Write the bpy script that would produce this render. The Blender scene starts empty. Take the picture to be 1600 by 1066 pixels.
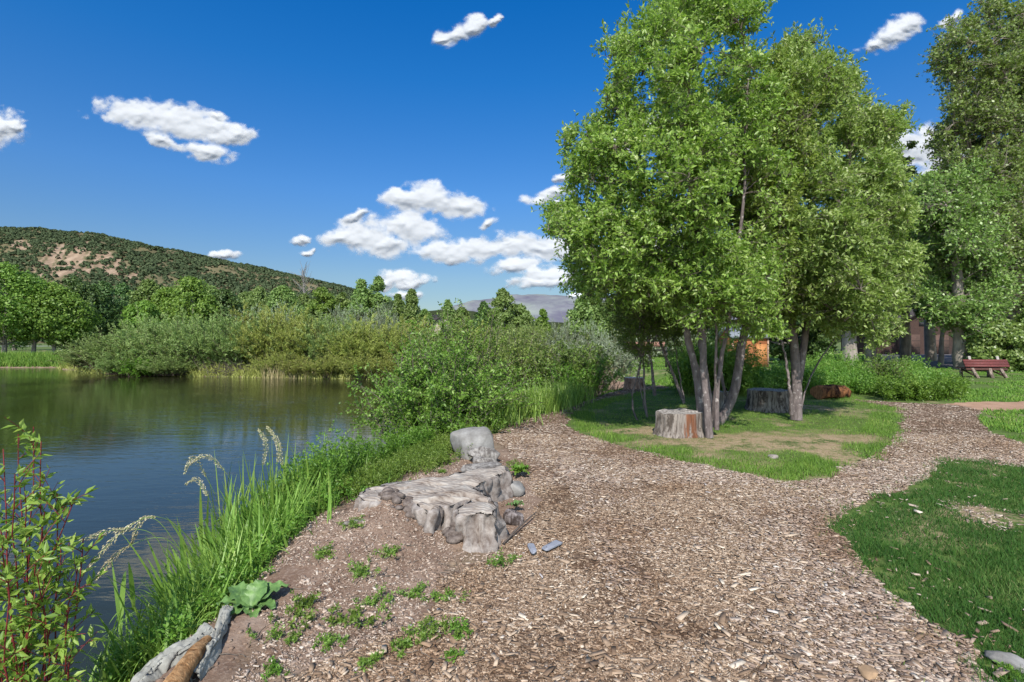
import bpy, math, numpy as np
from mathutils import Vector
R = np.random.default_rng(7)
rad = math.radians
F = 800.0; CX = 800.0; CY = 533.0; EYE = 1.55; WL = -0.75
sc = bpy.context.scene
COL = sc.collection

# ------------------------------------------------------------------ camera
cam = bpy.data.cameras.new("camera"); camo = bpy.data.objects.new("camera", cam); COL.objects.link(camo)
camo.location = (0, 0, EYE); camo.rotation_euler = (rad(90), 0, 0)
cam.sensor_width = 36; cam.lens = 18.0; cam.clip_start = 0.05; cam.clip_end = 60000
sc.camera = camo

# ------------------------------------------------------------------ sun + sky
SUN_EL = 43.0; SUN_AZ = -7.0     # azimuth: degrees left(-) / right(+) of straight behind the camera
sun = bpy.data.lights.new("sun", 'SUN'); sun.energy = 4.1; sun.angle = rad(0.5); sun.color = (1.0, 0.955, 0.88)
suno = bpy.data.objects.new("sun", sun); COL.objects.link(suno)
sx = math.sin(rad(SUN_AZ)) * math.cos(rad(SUN_EL)); sy = -math.cos(rad(SUN_AZ)) * math.cos(rad(SUN_EL)); sz = math.sin(rad(SUN_EL))
suno.rotation_euler = Vector((sx, sy, sz)).to_track_quat('Z', 'Y').to_euler()
sc.view_settings.view_transform = 'Standard'; sc.view_settings.look = 'None'
sc.view_settings.exposure = 0.72; sc.view_settings.gamma = 1.0
sc.render.use_motion_blur = False
try:
    sc.cycles.max_bounces = 8; sc.cycles.transparent_max_bounces = 8; sc.cycles.diffuse_bounces = 4
    sc.cycles.glossy_bounces = 3; sc.cycles.transmission_bounces = 4; sc.cycles.use_denoising = True
except Exception: pass

class NT:
    def __init__(s, tree): s.t = tree; s.n = tree.nodes; s.l = tree.links
    def add(s, typ, **kw):
        n = s.n.new(typ)
        for k, v in kw.items():
            if hasattr(n, k): setattr(n, k, v)
        return n
    def set(s, sock, v):
        if isinstance(v, bpy.types.NodeSocket): s.l.new(v, sock)
        elif v is not None:
            try: sock.default_value = v
            except Exception: sock.default_value = (*v, 1.0)
    def math(s, op, a, b=None, c=None, clamp=False):
        n = s.add('ShaderNodeMath', operation=op); n.use_clamp = clamp
        s.set(n.inputs[0], a)
        if b is not None: s.set(n.inputs[1], b)
        if c is not None: s.set(n.inputs[2], c)
        return n.outputs[0]
    def vmath(s, op, a, b=None):
        n = s.add('ShaderNodeVectorMath', operation=op); s.set(n.inputs[0], a)
        if b is not None: s.set(n.inputs[1], b)
        return n
    def mix(s, f, a, b, blend='MIX'):
        n = s.add('ShaderNodeMix', data_type='RGBA'); n.blend_type = blend
        s.set(n.inputs[0], f); s.set(n.inputs[6], col4(a)); s.set(n.inputs[7], col4(b)); return n.outputs[2]
    def noise(s, vec, scale, detail=4, rough=0.55, dist=0.0):
        n = s.add('ShaderNodeTexNoise'); s.set(n.inputs['Vector'], vec); n.inputs['Scale'].default_value = scale
        n.inputs['Detail'].default_value = detail; n.inputs['Roughness'].default_value = rough; n.inputs['Distortion'].default_value = dist
        return n.outputs['Fac']
    def ramp(s, f, stops):
        n = s.add('ShaderNodeValToRGB'); s.set(n.inputs[0], f); e = n.color_ramp.elements
        while len(e) > 1: e.remove(e[-1])
        e[0].position = stops[0][0]; e[0].color = col4(stops[0][1])
        for p, c in stops[1:]:
            x = e.new(p); x.color = col4(c)
        return n.outputs[0]
    def maprange(s, v, a, b, c=0.0, d=1.0, smooth=False):
        n = s.add('ShaderNodeMapRange'); n.interpolation_type = 'SMOOTHSTEP' if smooth else 'LINEAR'
        s.set(n.inputs[0], v)
        for i, x in zip((1, 2, 3, 4), (a, b, c, d)): n.inputs[i].default_value = x
        return n.outputs[0]
    def mapping(s, vec, scale=(1, 1, 1), loc=(0, 0, 0), rot=(0, 0, 0), typ='POINT'):
        n = s.add('ShaderNodeMapping', vector_type=typ); s.set(n.inputs[0], vec)
        n.inputs['Location'].default_value = loc; n.inputs['Rotation'].default_value = rot; n.inputs['Scale'].default_value = scale
        return n.outputs[0]

def col4(c):
    if isinstance(c, bpy.types.NodeSocket): return c
    if isinstance(c, (int, float)): return (c, c, c, 1)
    return (*c, 1.0) if len(c) == 3 else c

# clouds: px centre, half sizes (photo pixels), rotation deg  (turned into sky directions)
CLOUDS = [
 (215,180,58,20,6),(270,190,58,24,8),(330,200,50,20,10),(375,208,24,15,10),(340,181,16,7,5),(262,222,26,9,18),(325,238,36,12,15),
 (-10,200,40,27,0),(15,195,18,14,0),
 (632,315,34,14,5),(680,314,42,22,8),(722,322,36,15,12),
 (535,372,36,13,-8),(572,368,40,24,10),(600,386,30,16,10),(645,358,38,22,15),(632,352,22,14,0),
 (552,338,18,8,-20),(762,352,14,7,-25),
 (700,394,46,14,-3),(755,388,46,17,-6),(805,385,44,18,-5),(850,388,44,17,0),(890,392,34,15,0),
 (628,436,36,12,0),(640,441,28,8,0),(605,445,18,8,0),
 (800,416,34,10,-5),(855,432,46,14,3),(880,440,60,9,0),(845,440,50,8,0),(930,440,40,14,0),
 (850,308,30,9,-10),(872,300,22,8,0),(885,322,18,6,0),(885,278,16,7,5),(800,380,20,8,0),
 (470,376,11,7,-5),(478,394,11,4,0),(345,400,26,5,0),(640,460,24,8,0),
 (705,55,28,12,-22),(735,42,24,11,-22),(688,64,18,7,-10),(772,34,9,6,-50),
 (1398,50,34,17,-28),(1420,38,24,14,-25),(1372,66,24,10,-20),(1488,28,20,8,-15),
 (1440,235,52,28,-8),(1410,228,30,18,0),(1485,262,46,22,0),(1000,205,40,18,-30),(960,235,30,16,-20),
 (1040,400,70,40,0),(940,330,26,16,0)]
w = bpy.data.worlds.new("World"); sc.world = w; w.use_nodes = True
nt = NT(w.node_tree); nt.n.clear()
sky = nt.add('ShaderNodeTexSky'); sky.sky_type = 'NISHITA'; sky.sun_disc = False
sky.sun_elevation = rad(SUN_EL); sky.sun_rotation = math.atan2(sx, sy) ; sky.altitude = 2000; sky.air_density = 1.15; sky.dust_density = 0.3; sky.ozone_density = 3.0
tc = nt.add('ShaderNodeTexCoord'); d = tc.outputs['Generated']
sep = nt.add('ShaderNodeSeparateXYZ'); nt.set(sep.inputs[0], d)
# the sky opposite the sun is the deepest blue; it pales towards the horizon
el = nt.maprange(sep.outputs[2], 0.0, 0.60)
tint = nt.ramp(el, [(0.0, (0.27, 0.25, 0.22)), (0.2, (0.31, 0.35, 0.36)), (0.45, (0.22, 0.42, 0.58)), (0.75, (0.075, 0.42, 0.70)), (1.0, (0.010, 0.40, 0.76))])
tint = nt.mix(nt.maprange(sep.outputs[1], 0.0, 0.45), (1.35, 1.22, 1.05), tint)
skyc = nt.mix(1.0, sky.outputs[0], tint, 'MULTIPLY')
bg = nt.add('ShaderNodeBackground'); nt.set(bg.inputs[0], skyc); bg.inputs[1].default_value = 0.15
wo = nt.add('ShaderNodeOutputWorld'); nt.l.new(bg.outputs[0], wo.inputs[0])

# ------------------------------------------------------------------ mesh helpers
class Geo:
    def __init__(s): s.V = []; s.P = []; s.n = 0; s.A = []
    def add(s, V, *P, a=None):
        V = np.asarray(V, float).reshape(-1, 3)
        for p in P:
            p = np.asarray(p, int)
            if p.size: s.P.append(p + s.n)
        s.V.append(V); s.n += len(V)
        s.A.append(np.full(len(V), 0.5) if a is None else np.broadcast_to(np.asarray(a, float), (len(V),)))
        return s
    def build(s, name, mat, parent=None, smooth=False, attr=None, loc=None):
        V = np.concatenate(s.V); me = bpy.data.meshes.new(name)
        if loc is not None: V = V - np.array(loc)
        me.vertices.add(len(V)); me.vertices.foreach_set('co', V.astype(np.float32).ravel())
        tot = np.concatenate([np.full(len(p), p.shape[1]) for p in s.P]); idx = np.concatenate([p.ravel() for p in s.P])
        st = np.concatenate([[0], np.cumsum(tot)[:-1]])
        me.loops.add(len(idx)); me.loops.foreach_set('vertex_index', idx.astype(np.int32))
        me.polygons.add(len(tot)); me.polygons.foreach_set('loop_start', st.astype(np.int32)); me.polygons.foreach_set('loop_total', tot.astype(np.int32))
        me.update(calc_edges=True)
        if smooth: me.polygons.foreach_set('use_smooth', np.ones(len(tot), bool))
        if attr:
            at = me.attributes.new(attr, 'FLOAT', 'POINT'); at.data.foreach_set('value', np.concatenate(s.A).astype(np.float32))
        me.materials.append(mat); me.validate(verbose=False)
        o = bpy.data.objects.new(name, me); COL.objects.link(o)
        if parent is not None: o.parent = parent
        if loc is not None and parent is None: o.location = loc
        return o
def tag(o, label=None, cat=None, group=None, kind=None):
    if label: o['label'] = label
    if cat: o['category'] = cat
    if group: o['group'] = group
    if kind: o['kind'] = kind
    return o
def empty(name, loc=(0, 0, 0), rz=0, **k):
    o = bpy.data.objects.new(name, None); COL.objects.link(o); o.location = loc; o.rotation_euler = (0, 0, rz); o.empty_display_size = 0.2
    return tag(o, **k)
def dup(o, parent=None):
    c = o.copy(); COL.objects.link(c); c.parent = parent
    for ch in [x for x in o.children]: dup(ch, c)
    return c
def nrm(a): return a / (np.linalg.norm(a, axis=-1, keepdims=True) + 1e-9)
def rnd(n, a=0.0, b=1.0): return R.uniform(a, b, n)
def rsph(n): return nrm(R.normal(size=(n, 3)))

def P(px, py, d): return np.array([(px-CX)/F*d, d, EYE+(CY-py)/F*d])
def PG(px, py, z=0.0):
    d = (EYE-z)*F/(py-CY); return np.array([(px-CX)/F*d, d, z])

def tubes(paths, radii, sides=6):
    """paths (N,k,3), radii (N,k)"""
    paths = np.asarray(paths, float); radii = np.asarray(radii, float); N, k, _ = paths.shape
    T = np.gradient(paths, axis=1); T = nrm(T)
    ref = np.where(np.abs(T[:, :1, 2:3]) > 0.9, np.array([1.0, 0, 0]), np.array([0, 0, 1.0]))
    A = nrm(np.cross(T, np.broadcast_to(ref, T.shape))); B = np.cross(T, A)
    th = np.arange(sides)/sides*2*np.pi
    V = paths[:, :, None, :] + radii[:, :, None, None]*(A[:, :, None, :]*np.cos(th)[None, None, :, None] + B[:, :, None, :]*np.sin(th)[None, None, :, None])
    i = np.arange(N)[:, None, None]*k*sides + np.arange(k-1)[None, :, None]*sides
    j = np.arange(sides)[None, None, :]; j2 = (j+1) % sides
    Q = np.stack([i+j, i+j2, i+sides+j2, i+sides+j], -1).reshape(-1, 4)
    return V.reshape(-1, 3), Q
def tube1(pts, r, sides=8, n=None, wob=0.0, cap=True):
    pts = np.asarray(pts, float); r = np.asarray(r, float)
    if n: pts, r = resample(pts, n, r)
    V, Q = tubes(pts[None], r[None], sides)
    if wob:
        c = np.repeat(pts, sides, 0); V = c + (V-c)*(1+wob*(vnoise(V*np.array([9, 9, 2.5]))*2-1)[:, None])
    return V, Q
def resample(pts, n, r=None):
    pts = np.asarray(pts, float); s = np.concatenate([[0], np.cumsum(np.linalg.norm(np.diff(pts, axis=0), axis=1))]); s /= s[-1]
    t = np.linspace(0, 1, n)
    # catmull-rom style smoothing through cubic hermite
    m = np.gradient(pts, s, axis=0)
    i = np.clip(np.searchsorted(s, t, side='right')-1, 0, len(s)-2); h = (s[i+1]-s[i]); x = ((t-s[i])/h)[:, None]; h = h[:, None]
    o = (2*x**3-3*x**2+1)*pts[i] + (x**3-2*x**2+x)*h*m[i] + (-2*x**3+3*x**2)*pts[i+1] + (x**3-x**2)*h*m[i+1]
    if r is None: return o
    r = np.asarray(r, float); r = np.interp(t, np.linspace(0, 1, len(r)), r); return o, r

# vectorised value noise
_perm = np.random.default_rng(3).permutation(4096)
def _h(i): return _perm[(_perm[(_perm[i[..., 0] & 4095]+i[..., 1]) & 4095]+i[..., 2]) & 4095]/4095.0
def vnoise(p):
    p = np.asarray(p, float)
    if p.shape[-1] == 2: p = np.concatenate([p, np.zeros(p.shape[:-1]+(1,))], -1)
    i = np.floor(p).astype(int); f = p-i; f = f*f*(3-2*f); o = 0
    for dx in (0, 1):
        for dy in (0, 1):
            for dz in (0, 1):
                w_ = (f[..., 0] if dx else 1-f[..., 0])*(f[..., 1] if dy else 1-f[..., 1])*(f[..., 2] if dz else 1-f[..., 2])
                o = o+w_*_h(i+np.array([dx, dy, dz]))
    return o
def fb(p, oct=4):
    p = np.asarray(p, float); s = 0; a = 0.5; tot = 0
    for k in range(oct): s = s+a*vnoise(p*2**k+17.3*k); tot += a; a *= 0.5
    return s/tot

def inpoly(x, y, poly):
    c = np.zeros(np.shape(x), bool); n = len(poly)
    for i in range(n):
        x1, y1 = poly[i]; x2, y2 = poly[(i+1) % n]
        if y1 == y2: continue
        c ^= ((y1 > y) != (y2 > y)) & (x < (x2-x1)*(y-y1)/(y2-y1)+x1)
    return c
def segdist(x, y, poly, closed=True):
    d = np.full(np.shape(x), 1e9); n = len(poly)
    for i in range(n if closed else n-1):
        x1, y1 = poly[i]; x2, y2 = poly[(i+1) % n]; L = (x2-x1)**2+(y2-y1)**2+1e-9
        t = np.clip(((x-x1)*(x2-x1)+(y-y1)*(y2-y1))/L, 0, 1); d = np.minimum(d, (x-x1-t*(x2-x1))**2+(y-y1-t*(y2-y1))**2)
    return np.sqrt(d)
def sst(x, a, b): t = np.clip((x-a)/(b-a), 0, 1); return t*t*(3-2*t)

# leaves: folded, 5 verts 2 quads.  D along, N normal
def leaves(Pp, D, N, L, W, fold=0.25, g=None, a=None):
    n = len(Pp); D = nrm(D); S = nrm(np.cross(D, N)); N = np.cross(S, D)
    L = np.broadcast_to(L, (n,))[:, None]; W = np.broadcast_to(W, (n,))[:, None]
    b = Pp; m = Pp+D*L*0.5-N*W*fold*0.6; l = Pp+D*L*0.45+S*W*0.5+N*W*fold*0.4; r = Pp+D*L*0.45-S*W*0.5+N*W*fold*0.4; t = Pp+D*L-N*L*0.12
    V = np.stack([b, l, r, m, t], 1).reshape(-1, 3); i = np.arange(n)[:, None]*5
    Q = np.concatenate([i+np.array([0, 2, 4, 3]), i+np.array([0, 3, 4, 1])])
    if g is not None: g.add(V, Q, a=None if a is None else np.repeat(a, 5))
    return V, Q
def leaf4(Pp, D, N, L, W, g, a=None):
    n = len(Pp); D = nrm(D); S = nrm(np.cross(D, N)); L = np.broadcast_to(L, (n,))[:, None]; W = np.broadcast_to(W, (n,))[:, None]
    V = np.stack([Pp, Pp+D*L*0.45+S*W*0.5, Pp+D*L, Pp+D*L*0.45-S*W*0.5], 1).reshape(-1, 3)
    g.add(V, np.arange(n)[:, None]*4+np.arange(4), a=None if a is None else np.repeat(a, 4))
def ribbons(paths, widths, side, g, a=None):
    N, k, _ = paths.shape; S = nrm(side)[:, None, :]*widths[:, :, None]*0.5
    V = np.stack([paths-S, paths+S], 2).reshape(-1, 3)
    i = np.arange(N)[:, None]*k*2+np.arange(k-1)[None]*2
    Q = np.stack([i, i+1, i+3, i+2], -1).reshape(-1, 4)
    g.add(V, Q, a=None if a is None else np.repeat(a, 2*k))
def arcs(base, dirs, L, bend, k=6, wig=0.0):
    t = np.linspace(0, 1, k)[None, :, None]; L = np.broadcast_to(L, (len(base),))[:, None, None]; bend = np.broadcast_to(bend, (len(base),))[:, None, None]
    p = base[:, None, :]+nrm(dirs)[:, None, :]*L*t+np.array([0, 0, -1.0])*bend*L*t**2
    if wig: p = p+R.normal(size=p.shape)*wig*L*t
    return p
def leaves_on(paths, n_per, L, W, g, t0=0.2, spread=0.9, up=0.6, fold=0.25, a=None, jit=0.0, droop=0.0, four=False):
    N, k, _ = paths.shape; t = t0+(1-t0)*R.random((N, n_per)); x = t*(k-1); i = np.minimum(x.astype(int), k-2); f = (x-i)[..., None]
    r_ = np.arange(N)[:, None]; p = paths[r_, i]*(1-f)+paths[r_, i+1]*f; T = nrm(paths[r_, i+1]-paths[r_, i])
    p = p.reshape(-1, 3); T = T.reshape(-1, 3); n = len(p)
    o = nrm(np.cross(T, R.normal(size=(n, 3)))); D = nrm(T*(1-spread*0.6)+o*spread+np.array([0, 0, -droop]))
    Nn = nrm(np.array([0, 0, up])+R.normal(size=(n, 3))*0.55)
    LL = L*rnd(n, 0.6, 1.15); aa = None if a is None else np.clip(a+R.normal(size=n)*0.18, 0, 1)
    if jit: p = p+R.normal(size=p.shape)*jit
    if four: leaf4(p, D, Nn, LL, W*LL/L, g, aa)
    else: leaves(p, D, Nn, LL, W*LL/L, fold, g, aa)

# ------------------------------------------------------------------ materials
def newmat(name):
    m = bpy.data.materials.new(name); m.use_nodes = True; n = NT(m.node_tree); n.n.clear()
    out = n.add('ShaderNodeOutputMaterial'); b = n.add('ShaderNodeBsdfPrincipled'); n.l.new(b.outputs[0], out.inputs[0])
    return m, n, b, out
def mat_leaf(name, c1, c2, c3=None, tr=0.42, rough=0.5, spec=0.35):
    """random colour per leaf between c1 (dark) and c2; clump variation by position"""
    m, n, b, out = newmat(name); ge = n.add('ShaderNodeNewGeometry'); ri = ge.outputs['Random Per Island']
    tcn = n.add('ShaderNodeTexCoord').outputs['Object']
    cl = n.noise(tcn, 1.7, 2, 0.5)
    f = n.math('ADD', n.math('MULTIPLY', ri, 0.65), n.math('MULTIPLY', n.maprange(cl, 0.3, 0.7), 0.35))
    stops = [(0.0, c1), (0.75, c2), (1.0, c3 or c2)]
    c = n.ramp(f, stops)
    oi = n.add('ShaderNodeObjectInfo').outputs['Random']
    hs = n.add('ShaderNodeHueSaturation'); n.set(hs.inputs['Color'], c); n.set(hs.inputs['Hue'], n.maprange(oi, 0, 1, 0.488, 0.512)); n.set(hs.inputs['Value'], n.maprange(oi, 0, 1, 0.85, 1.15))
    c = hs.outputs[0]
    n.set(b.inputs['Base Color'], c); b.inputs['Roughness'].default_value = rough; b.inputs['Specular IOR Level'].default_value = spec
    t = n.add('ShaderNodeBsdfTranslucent'); n.set(t.inputs[0], n.mix(0.5, c, n.mix(1.0, c, (1.3, 1.5, 0.5), 'MULTIPLY')))
    mx = n.add('ShaderNodeMixShader'); mx.inputs[0].default_value = tr
    n.l.new(b.outputs[0], mx.inputs[1]); n.l.new(t.outputs[0], mx.inputs[2]); n.l.new(mx.outputs[0], out.inputs[0])
    return m
def bump(n, b, h, strength=0.5, dist=0.02):
    bn = n.add('ShaderNodeBump'); bn.inputs['Strength'].default_value = strength; bn.inputs['Distance'].default_value = dist
    n.set(bn.inputs['Height'], h); n.l.new(bn.outputs[0], b.inputs['Normal'])
def mat_bark(name, c1, c2, sc_=(14, 14, 3), rough=0.9, spots=None):
    m, n, b, out = newmat(name); o = n.add('ShaderNodeTexCoord').outputs['Object']
    v = n.mapping(o, scale=sc_); f = n.noise(v, 1.5, 7, 0.68, 0.3); f2 = n.noise(o, 2.2, 3)
    c = n.ramp(n.math('ADD', n.math('MULTIPLY', f, 0.7), n.math('MULTIPLY', f2, 0.3)), [(0.32, c1), (0.62, c2)])
    if spots: c = n.mix(n.maprange(n.noise(o, 11, 3), 0.60, 0.68), c, spots)
    n.set(b.inputs['Base Color'], c); b.inputs['Roughness'].default_value = rough; b.inputs['Specular IOR Level'].default_value = 0.2
    bump(n, b, f, 0.9, 0.02); return m
def mat_plain(name, c, rough=0.7, nz=0.25, scale=6, c2=None, spec=0.3, b_=0.3):
    m, n, b, out = newmat(name); o = n.add('ShaderNodeTexCoord').outputs['Object']; f = n.noise(o, scale, 6, 0.65)
    c2 = c2 or tuple(x*(1-nz*1.6) for x in c)
    n.set(b.inputs['Base Color'], n.ramp(f, [(0.3, c2), (0.7, c)])); b.inputs['Roughness'].default_value = rough; b.inputs['Specular IOR Level'].default_value = spec
    bump(n, b, f, b_, 0.01); return m
def mat_islands(name, stops, rough=0.85, scale=40, spec=0.2):
    m, n, b, out = newmat(name); ge = n.add('ShaderNodeNewGeometry'); o = n.add('ShaderNodeTexCoord').outputs['Object']
    c = n.ramp(ge.outputs['Random Per Island'], stops); f = n.noise(o, scale, 3)
    c = n.mix(1.0, c, n.ramp(f, [(0.3, (0.72, 0.72, 0.72)), (0.7, (1.12, 1.12, 1.12))]), 'MULTIPLY')
    big = n.noise(o, 0.9, 3); c = n.mix(1.0, c, n.ramp(big, [(0.36, (0.80, 0.70, 0.61)), (0.48, (1.02, 0.99, 0.95)), (0.65, (1.16, 1.16, 1.14))]), 'MULTIPLY')
    n.set(b.inputs['Base Color'], c); b.inputs['Roughness'].default_value = rough; b.inputs['Specular IOR Level'].default_value = spec
    return m

M = {}
M['water'], n, b, out = newmat('water')
o = n.add('ShaderNodeNewGeometry').outputs['Position']
w1 = n.noise(n.mapping(o, scale=(0.55, 2.0, 1), rot=(0, 0, 0.18)), 2.0, 3, 0.55, 0.5)
w2 = n.noise(n.mapping(o, scale=(1.0, 3.2, 1), rot=(0, 0, 0.1)), 5.0, 2, 0.5, 0.2)
calm = n.maprange(n.noise(o, 0.12, 2), 0.42, 0.62, 0.25, 1.0)
sepw = n.add('ShaderNodeSeparateXYZ'); n.set(sepw.inputs[0], o)
near = n.maprange(sepw.outputs[1], 3.0, 14.0, 0.35, 1.0)
hgt = n.math('MULTIPLY', n.math('MULTIPLY', n.math('ADD', w1, n.math('MULTIPLY', w2, 0.35)), calm), near)
bump(n, b, hgt, 0.5, 0.032)
b.inputs['Base Color'].default_value = (0.022, 0.024, 0.009, 1); b.inputs['Roughness'].default_value = 0.045; b.inputs['IOR'].default_value = 1.34; b.inputs['Specular IOR Level'].default_value = 0.6

def ground_mat(name, kind):
    m, n, b, out = newmat(name); o = n.add('ShaderNodeNewGeometry').outputs['Position']
    big = n.noise(o, 0.5, 4); mid = n.noise(o, 3.0, 5, 0.6); fine = n.noise(o, 45, 4, 0.7)
    if kind == 'path':
        vo = n.add('ShaderNodeTexVoronoi'); n.set(vo.inputs['Vector'], n.mapping(n.vmath('ADD', o, n.vmath('SCALE', n.add('ShaderNodeTexNoise').outputs['Color']).outputs[0]).outputs[0], scale=(1, 2.1, 1), rot=(0, 0, 0.4))); vo.inputs['Scale'].default_value = 30
        sr = n.add('ShaderNodeSeparateColor'); n.set(sr.inputs[0], vo.outputs['Color'])
        c = n.ramp(sr.outputs[0], [(0.0, (0.13, 0.085, 0.06)), (0.35, (0.21, 0.145, 0.102)), (0.7, (0.30, 0.22, 0.16)), (1.0, (0.45, 0.37, 0.29))])
        c = n.mix(n.maprange(vo.outputs['Distance'], 0.25, 0.6), c, (0.09, 0.06, 0.04))
        c = n.mix(1.0, c, n.ramp(mid, [(0.35, (0.70, 0.60, 0.52)), (0.65, (1.05, 1.0, 0.95))]), 'MULTIPLY'); c = n.mix(n.maprange(fine, 0.55, 0.75), c, (0.36, 0.27, 0.19))
        h = n.math('SUBTRACT', sr.outputs[1], vo.outputs['Distance'])
        bump(n, b, h, 0.8, 0.012)
    elif kind == 'soil':
        c = n.ramp(mid, [(0.3, (0.115, 0.070, 0.048)), (0.55, (0.20, 0.135, 0.098)), (0.75, (0.27, 0.20, 0.155))])
        c = n.mix(n.maprange(fine, 0.5, 0.75), c, (0.30, 0.23, 0.18)); c = n.mix(n.maprange(big, 0.52, 0.64, 0, 0.35), c, (0.11, 0.125, 0.05))
        bump(n, b, n.math('ADD', mid, n.math('MULTIPLY', fine, 0.35)), 0.9, 0.03)
    elif kind == 'lawn':
        dry = n.noise(n.mapping(o, loc=(3.1, 1.7, 0)), 0.55, 4, 0.6)
        c = n.ramp(mid, [(0.3, (0.045, 0.075, 0.018)), (0.7, (0.105, 0.16, 0.035))])
        c = n.mix(n.maprange(dry, 0.56, 0.66), c, (0.22, 0.18, 0.10)); c = n.mix(n.math('MULTIPLY', n.add('ShaderNodeAttribute', attribute_name='worn').outputs['Fac'], n.maprange(n.math('ADD', n.math('MULTIPLY', mid, 0.5), n.math('MULTIPLY', n.noise(o, 14, 5, 0.7), 0.5)), 0.42, 0.52)), c, n.ramp(fine, [(0.3, (0.20, 0.135, 0.085)), (0.7, (0.40, 0.30, 0.20))])); c = n.mix(n.maprange(fine, 0.45, 0.8, 0, 0.5), c, (0.16, 0.18, 0.06))
        bump(n, b, n.math('ADD', mid, n.math('MULTIPLY', fine, 0.5)), 0.8, 0.03)
    elif kind == 'trail':
        c = n.ramp(mid, [(0.3, (0.27, 0.16, 0.105)), (0.7, (0.38, 0.24, 0.165))]); bump(n, b, fine, 0.4, 0.01)
    n.set(b.inputs['Base Color'], c); b.inputs['Roughness'].default_value = 0.95; b.inputs['Specular IOR Level'].default_value = 0.15
    return m
M['path'] = ground_mat('wood_chip_ground', 'path'); M['soil'] = ground_mat('bank_soil', 'soil'); M['lawn'] = ground_mat('lawn_ground', 'lawn'); M['trail'] = ground_mat('packed_dirt', 'trail')
M['chip'] = mat_islands('wood_chip', [(0.0, (0.125, 0.083, 0.057)), (0.35, (0.225, 0.157, 0.108)), (0.7, (0.33, 0.245, 0.178)), (0.92, (0.44, 0.352, 0.27)), (0.985, (0.56, 0.48, 0.39)), (1.0, (0.36, 0.34, 0.35))])
M['chipgrey'] = mat_islands('weathered_chip', [(0.0, (0.15, 0.105, 0.08)), (0.35, (0.255, 0.19, 0.152)), (0.75, (0.36, 0.285, 0.235)), (0.95, (0.46, 0.39, 0.33)), (1.0, (0.56, 0.50, 0.43))])
M['grass'] = mat_leaf('grass_blade', (0.05, 0.105, 0.016), (0.145, 0.24, 0.035), (0.3, 0.33, 0.09), 0.3, 0.55, 0.2)
M['grass_shade_tint'] = mat_leaf('shade_tinted_grass_blade', (0.02, 0.058, 0.012), (0.055, 0.125, 0.022), (0.15, 0.2, 0.06), 0.25, 0.6, 0.15)  # soft shade over the lower right grass is put into this darker green
M['grass_dry'] = mat_leaf('dry_grass_blade', (0.14, 0.15, 0.05), (0.30, 0.24, 0.13), (0.42, 0.34, 0.21), 0.2, 0.7, 0.1)
M['grass_long'] = mat_leaf('reed_blade', (0.1, 0.19, 0.03), (0.24, 0.37, 0.07), (0.4, 0.48, 0.15), 0.35, 0.42, 0.3)
M['leafA'] = mat_leaf('tree_leaf', (0.11, 0.2, 0.028), (0.3, 0.41, 0.085), (0.62, 0.65, 0.34), 0.46, 0.4, 0.45)
M['leafC'] = mat_leaf('tree_leaf_olive', (0.12, 0.2, 0.035), (0.31, 0.41, 0.11), (0.64, 0.67, 0.4), 0.46, 0.42, 0.45)
M['leafD'] = mat_leaf('sapling_leaf', (0.06, 0.12, 0.02), (0.16, 0.25, 0.045), (0.3, 0.38, 0.12), 0.35, 0.45)
M['leafshrub'] = mat_leaf('shrub_leaf', (0.075, 0.15, 0.02), (0.19, 0.3, 0.05), (0.36, 0.44, 0.14), 0.38, 0.42)
M['leafbright'] = mat_leaf('bright_weed_leaf', (0.065, 0.14, 0.016), (0.15, 0.27, 0.036), (0.28, 0.38, 0.08), 0.38, 0.45)
M['willow'] = mat_leaf('willow_leaf', (0.115, 0.175, 0.045), (0.245, 0.325, 0.1), (0.38, 0.43, 0.2), 0.3, 0.55)
M['willow2'] = mat_leaf('yellow_willow_leaf', (0.155, 0.195, 0.038), (0.32, 0.355, 0.085), (0.44, 0.44, 0.16), 0.3, 0.55)
M['olive'] = mat_leaf('silver_leaf', (0.172, 0.218, 0.127), (0.310, 0.368, 0.241), (0.483, 0.529, 0.391), 0.25, 0.5)
M['far1'] = mat_leaf('maple_leaf', (0.075, 0.145, 0.018), (0.18, 0.275, 0.045), (0.3, 0.38, 0.09), 0.35, 0.5)
M['far2'] = mat_leaf('dark_leaf', (0.035, 0.08, 0.02), (0.095, 0.16, 0.04), (0.2, 0.26, 0.09), 0.25, 0.5)
M['far3'] = mat_leaf('poplar_leaf', (0.08, 0.14, 0.03), (0.19, 0.27, 0.07), (0.32, 0.38, 0.15), 0.3, 0.5)
M['cotton'] = mat_leaf('cottonwood_leaf', (0.08, 0.145, 0.03), (0.22, 0.325, 0.075), (0.46, 0.52, 0.25), 0.32, 0.42, 0.5)
M['juniper'] = mat_leaf('juniper_foliage', (0.030, 0.045, 0.022), (0.060, 0.078, 0.036), (0.095, 0.11, 0.06), 0.0, 0.8, 0.1)
M['dog'] = mat_leaf('dogwood_leaf', (0.09, 0.165, 0.022), (0.26, 0.35, 0.06), (0.5, 0.52, 0.2), 0.42, 0.4, 0.4)
M['bark'] = mat_bark('grey_bark', (0.045, 0.034, 0.033), (0.20, 0.165, 0.158), (9, 9, 3.5), spots=(0.30, 0.265, 0.25))
M['barkthin'] = mat_bark('twig_bark', (0.06, 0.045, 0.035), (0.20, 0.17, 0.14))
M['barkfar'] = mat_bark('far_bark', (0.10, 0.085, 0.07), (0.30, 0.26, 0.22), (3, 3, 0.6))
M['red_stem'] = mat_plain('red_stem', (0.22, 0.032, 0.035), 0.5, 0.4, 10)
M['green_stem'] = mat_plain('green_stem', (0.16, 0.26, 0.05), 0.5, 0.2, 10)
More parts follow.
